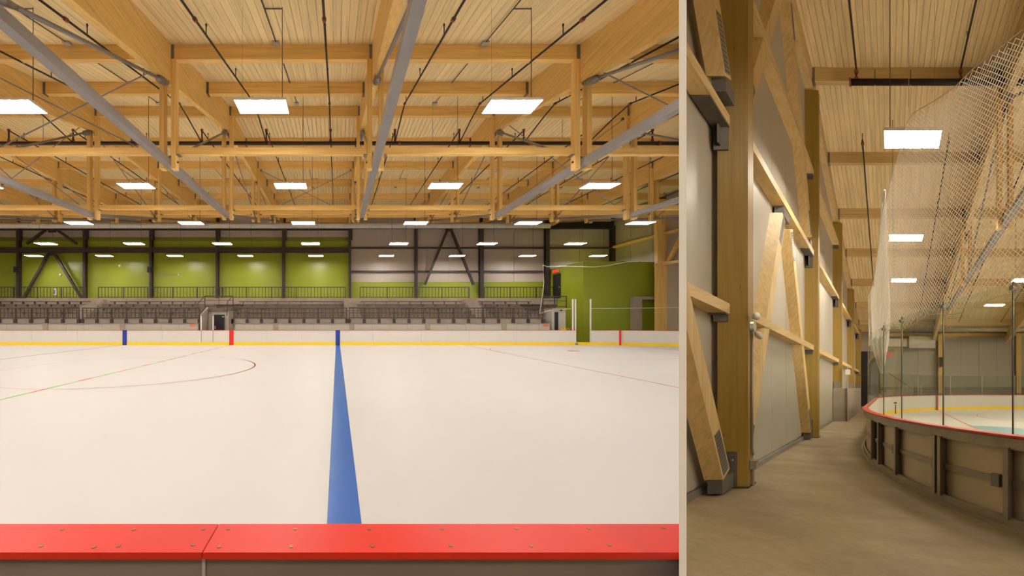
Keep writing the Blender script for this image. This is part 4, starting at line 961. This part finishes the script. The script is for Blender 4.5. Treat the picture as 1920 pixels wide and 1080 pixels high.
# safety netting hung above the glass
def net_top(q):      # photo column -> height of the net's upper rope
    pts = [(1925, 55), (1880, 88), (1820, 130), (1790, 158), (1752, 183), (1712, 209), (1700, 232), (1690, 275), (1678, 320), (1665, 362), (1652, 405), (1645, 480), (1640, 530), (1630, 560)]
    for (x0, ya), (x1, yb) in zip(pts, pts[1:]):
        if x1 <= q <= x0: return ya+(yb-ya)*(x0-q)/(x0-x1)
    return pts[0][1] if q > 1925 else pts[-1][1]
samples = []
ph = 62.0; L = 0; prev = None
while ph >= 2:
    p = near_pt(ph, NR-.05)
    if prev: L += math.dist(p, prev)
    prev = p; q = px(*H(*p, 0)[:2]); v_ = 6.1+p[1]
    top = 1.61+(726-net_top(q))*v_/F
    samples.append((L, p, top)); ph -= 1.0
LT = samples[-1][0]
def at(s):
    s = max(0, min(LT, s))
    for (l0, p0, t0), (l1, p1, t1) in zip(samples, samples[1:]):
        if l0 <= s <= l1:
            k = (s-l0)/(l1-l0); return (p0[0]+(p1[0]-p0[0])*k, p0[1]+(p1[1]-p0[1])*k), t0+(t1-t0)*k
    return samples[-1][1], samples[-1][2]
def bot(s): return 2.62+.10*math.sin(s*2.1)**2
def npos(s, h):
    p, _ = at(s); bulge = .05*math.sin(s*1.7)*math.sin((h-2.6)*1.2)
    return (p[0]+bulge, p[1]+bulge, h)
net = thing('safety_net', H(3, 0, 2.7), 'white diamond mesh safety net hanging in a sweep above the curved glass', 'net')
m = HB(); step = .05
def strand(m, pts, r):
    if len(pts) < 2: return
    m.tube(pts, r, 3, caps=False)
for fam in (1, -1):
    c = -8.0
    while c < LT+8:
        run = []; s = max(0, 0)
        s = 0.0
        while s <= LT:
            h = 2.5+(s-c)*fam*1.0
            _, tp = at(s)
            if bot(s) <= h <= tp: run.append(npos(s, h))
            else:
                strand(m, run, .0042); run = []
            s += .12
        strand(m, run, .0042)
        c += step*1.414
o = obj('mesh', m, 'net_white', net, 'R'); o['kind'] = 'stuff'
obj('top_rope', HB().tube([npos(i*LT/60, at(i*LT/60)[1]) for i in range(61)], .006, 5), 'rope', net, 'R')
obj('bottom_rope', HB().tube([npos(i*LT/60, bot(i*LT/60)) for i in range(61)], .006, 5), 'rope', net, 'R')
# gathered end of the net, hanging in folds at the aisle end
def gath(tq):
    ys = [(355, 1657, 1661), (400, 1651, 1662), (480, 1646, 1664), (560, 1639, 1669), (600, 1634, 1669), (640, 1630, 1667), (680, 1644, 1660), (700, 1650, 1656)]
    for (a, l0, r0), (b, l1, r1) in zip(ys, ys[1:]):
        if a <= tq <= b: k = (tq-a)/(b-a); return l0+(l1-l0)*k, r0+(r1-r0)*k
vs = []; nu, nv_ = 28, 40
for j in range(nv_+1):
    y_ = 355+345*j/nv_; l, r = gath(min(699.9, y_))
    for i in range(nu+1):
        q = l+(r-l)*i/nu; b = 2.6+.13*math.sin(i*.9+j*.05)+.008*j
        v_ = b+6.1; a = (q-1668)/F*v_+2.7
        vs.append((a, b, 1.61+(726-y_)*v_/F))
g = obj('gathered_end', HB().add(vs, [(j*(nu+1)+i, j*(nu+1)+i+1, (j+1)*(nu+1)+i+1, (j+1)*(nu+1)+i) for j in range(nv_) for i in range(nu)]), 'net_gathered', net, 'R', smooth=True)
# cables that hold the net
t = thing('net_cable', H(3.2, 1, 8), 'thin steel cable dropping from the roof to the corner of the net', 'cable')
cq = (1704-1668)/F*8.0+2.7; obj('cable', HB().tube([(cq, 1.9, 7.5), (cq, 1.9, hc(2))], .006, 5), 'steel_light', t, 'R'); obj('eye_bolt', HB().box(cq-.03, cq+.03, 1.87, 1.93, hc(2)-.08, hc(2)), 'steel_grey', t, 'R')

# far wall of the side hall
for i in range(4):
    a = 6.95+6.5*i
    t = thing('glulam_column', H(a, BFAR-.2, 0), f'slim wooden column on the pale far wall, {ORD[i]} from the left', 'column')
    obj('shaft', HB().box(a-.2, a+.2, BFAR-.35, BFAR-.03, 1.1, 6.0), 'glulam_z', t, 'R'); obj('shoe', HB().box(a-.22, a+.22, BFAR-.38, BFAR-.03, 1.0, 1.12), 'steel_grey', t, 'R')
    for h in range(4): obj('wall_panel', HB().box(a+.25+h*1.5, a+.25+(h+1)*1.5-.02, BFAR-.05, BFAR, 1.62, 5.8), 'wall_white', wf, 'R')
for h in range(3): obj('wall_panel', HB().box(1.9+h*1.6, 1.9+(h+1)*1.6-.02, BFAR-.05, BFAR, 1.62, 5.8), 'wall_white', wf, 'R')
obj('concrete_base', HB().box(1.0, AMAX, BFAR-.15, BFAR, 0, 1.6), 'concrete_step', wf, 'R')
tag(obj('header_beam', HB().box(6.95, AMAX, BFAR-.3, BFAR-.03, 5.85, 6.1), 'glulam_x', clip='R'), 'wooden header beam along the top of the far wall', 'beam')
tag(obj('header_beam', HB().box(1.9, 6.7, BFAR-.3, BFAR-.03, 5.85, 6.1), 'glulam_x', clip='R'), 'dim wooden header beam left of the first far wall column', 'beam')
t = thing('round_duct', H(12, BFAR-1, 6.2), 'white round duct under the roof at the far wall of the side hall', 'duct')
obj('run', HB().tube([(7.6, BFAR-1, 6.33), (AMAX-1, BFAR-1, 6.33)], .17, 14), 'lamp_frame', t, 'R', smooth=True); obj('drop', HB().tube([(7.75, BFAR-1, 6.35), (7.75, BFAR-1, 7.1)], .16, 12), 'lamp_frame', t, 'R', smooth=True)
t = thing('gas_pipe', H(12, BFAR-.8, 5.9), 'thin dark pipe just under the white duct', 'pipe')
obj('tube', HB().tube([(2, BFAR-.8, 6.08), (AMAX-1, BFAR-.8, 6.08)], .04, 6), 'pipe_black', t, 'R'); obj('clip', HB().box(9, 9.1, BFAR-.86, BFAR-.74, 6.02, 6.14), 'steel_light', t, 'R')
t = thing('air_unit', H(5.3, BFAR-.5, 4.7), 'pale box shaped air unit on the far wall behind the glass', 'air unit')
obj('casing', HB().box(4.30, 6.45, BFAR-.9, BFAR-.05, 4.82, 5.78), 'lamp_frame', t, 'R'); obj('connector', HB().box(2.5, 4.25, BFAR-.7, BFAR-.1, 4.95, 5.6), 'lamp_frame', t, 'R')
tag(obj('control_box', HB().box(6.85, 7.15, BFAR-.45, BFAR-.35, 3.3, 4.1), 'steel_dark', clip='R'), 'small dark control box on the first far wall column', 'box')
t = thing('exit_sign', H(2.7, BFAR-.3, 4.1), 'small glowing red exit sign seen through the glass', 'sign')
obj('lit_face', HB().box(2.52, 2.86, BFAR-.3, BFAR-.26, 4.2, 4.42), 'exit_red', t, 'R'); obj('housing', HB().box(2.48, 2.9, BFAR-.26, BFAR-.1, 4.17, 4.45), 'lamp_frame', t, 'R')
t = thing('stair_railing', H(3.5, BFAR-2, 1), 'dark sloping stair railing behind the far glass', 'railing')
obj('handrail', HB().bar((2.6, BFAR-1.5, 2.75), (5.1, BFAR-1.5, 1.1), .05, .05), 'steel_dark', t, 'R')
m = HB()
for i in range(16): a = 2.7+i*.3; m.box(a, a+.02, BFAR-1.52, BFAR-1.5, .2, min(1.7, 2.75-(a-2.6)*.66) if a < 5.1 else 1.1)
obj('balusters', m, 'steel_dark', t, 'R')['kind'] = 'stuff'
# black sheet painting the shade of the recess, with a guard rail at the end of the aisle
t = thing('recess_guard', H(1.2, 21, 0), 'dark barred guard and doorway at the end of the aisle', 'railing')
obj('doorway', HB().box(.3, 1.9, BFAR-.2, BFAR-.1, 0, 4.6), 'steel_black', t, 'R')
obj('guard_rail', HB().box(.4, 1.9, 21.0, 21.05, 2.45, 2.5), 'steel_dark', t, 'R')
m = HB()
for i in range(11): m.box(.42+i*.14, .44+i*.14, 21.01, 21.03, 0, 2.45)
obj('bars', m, 'steel_dark', t, 'R')['kind'] = 'stuff'
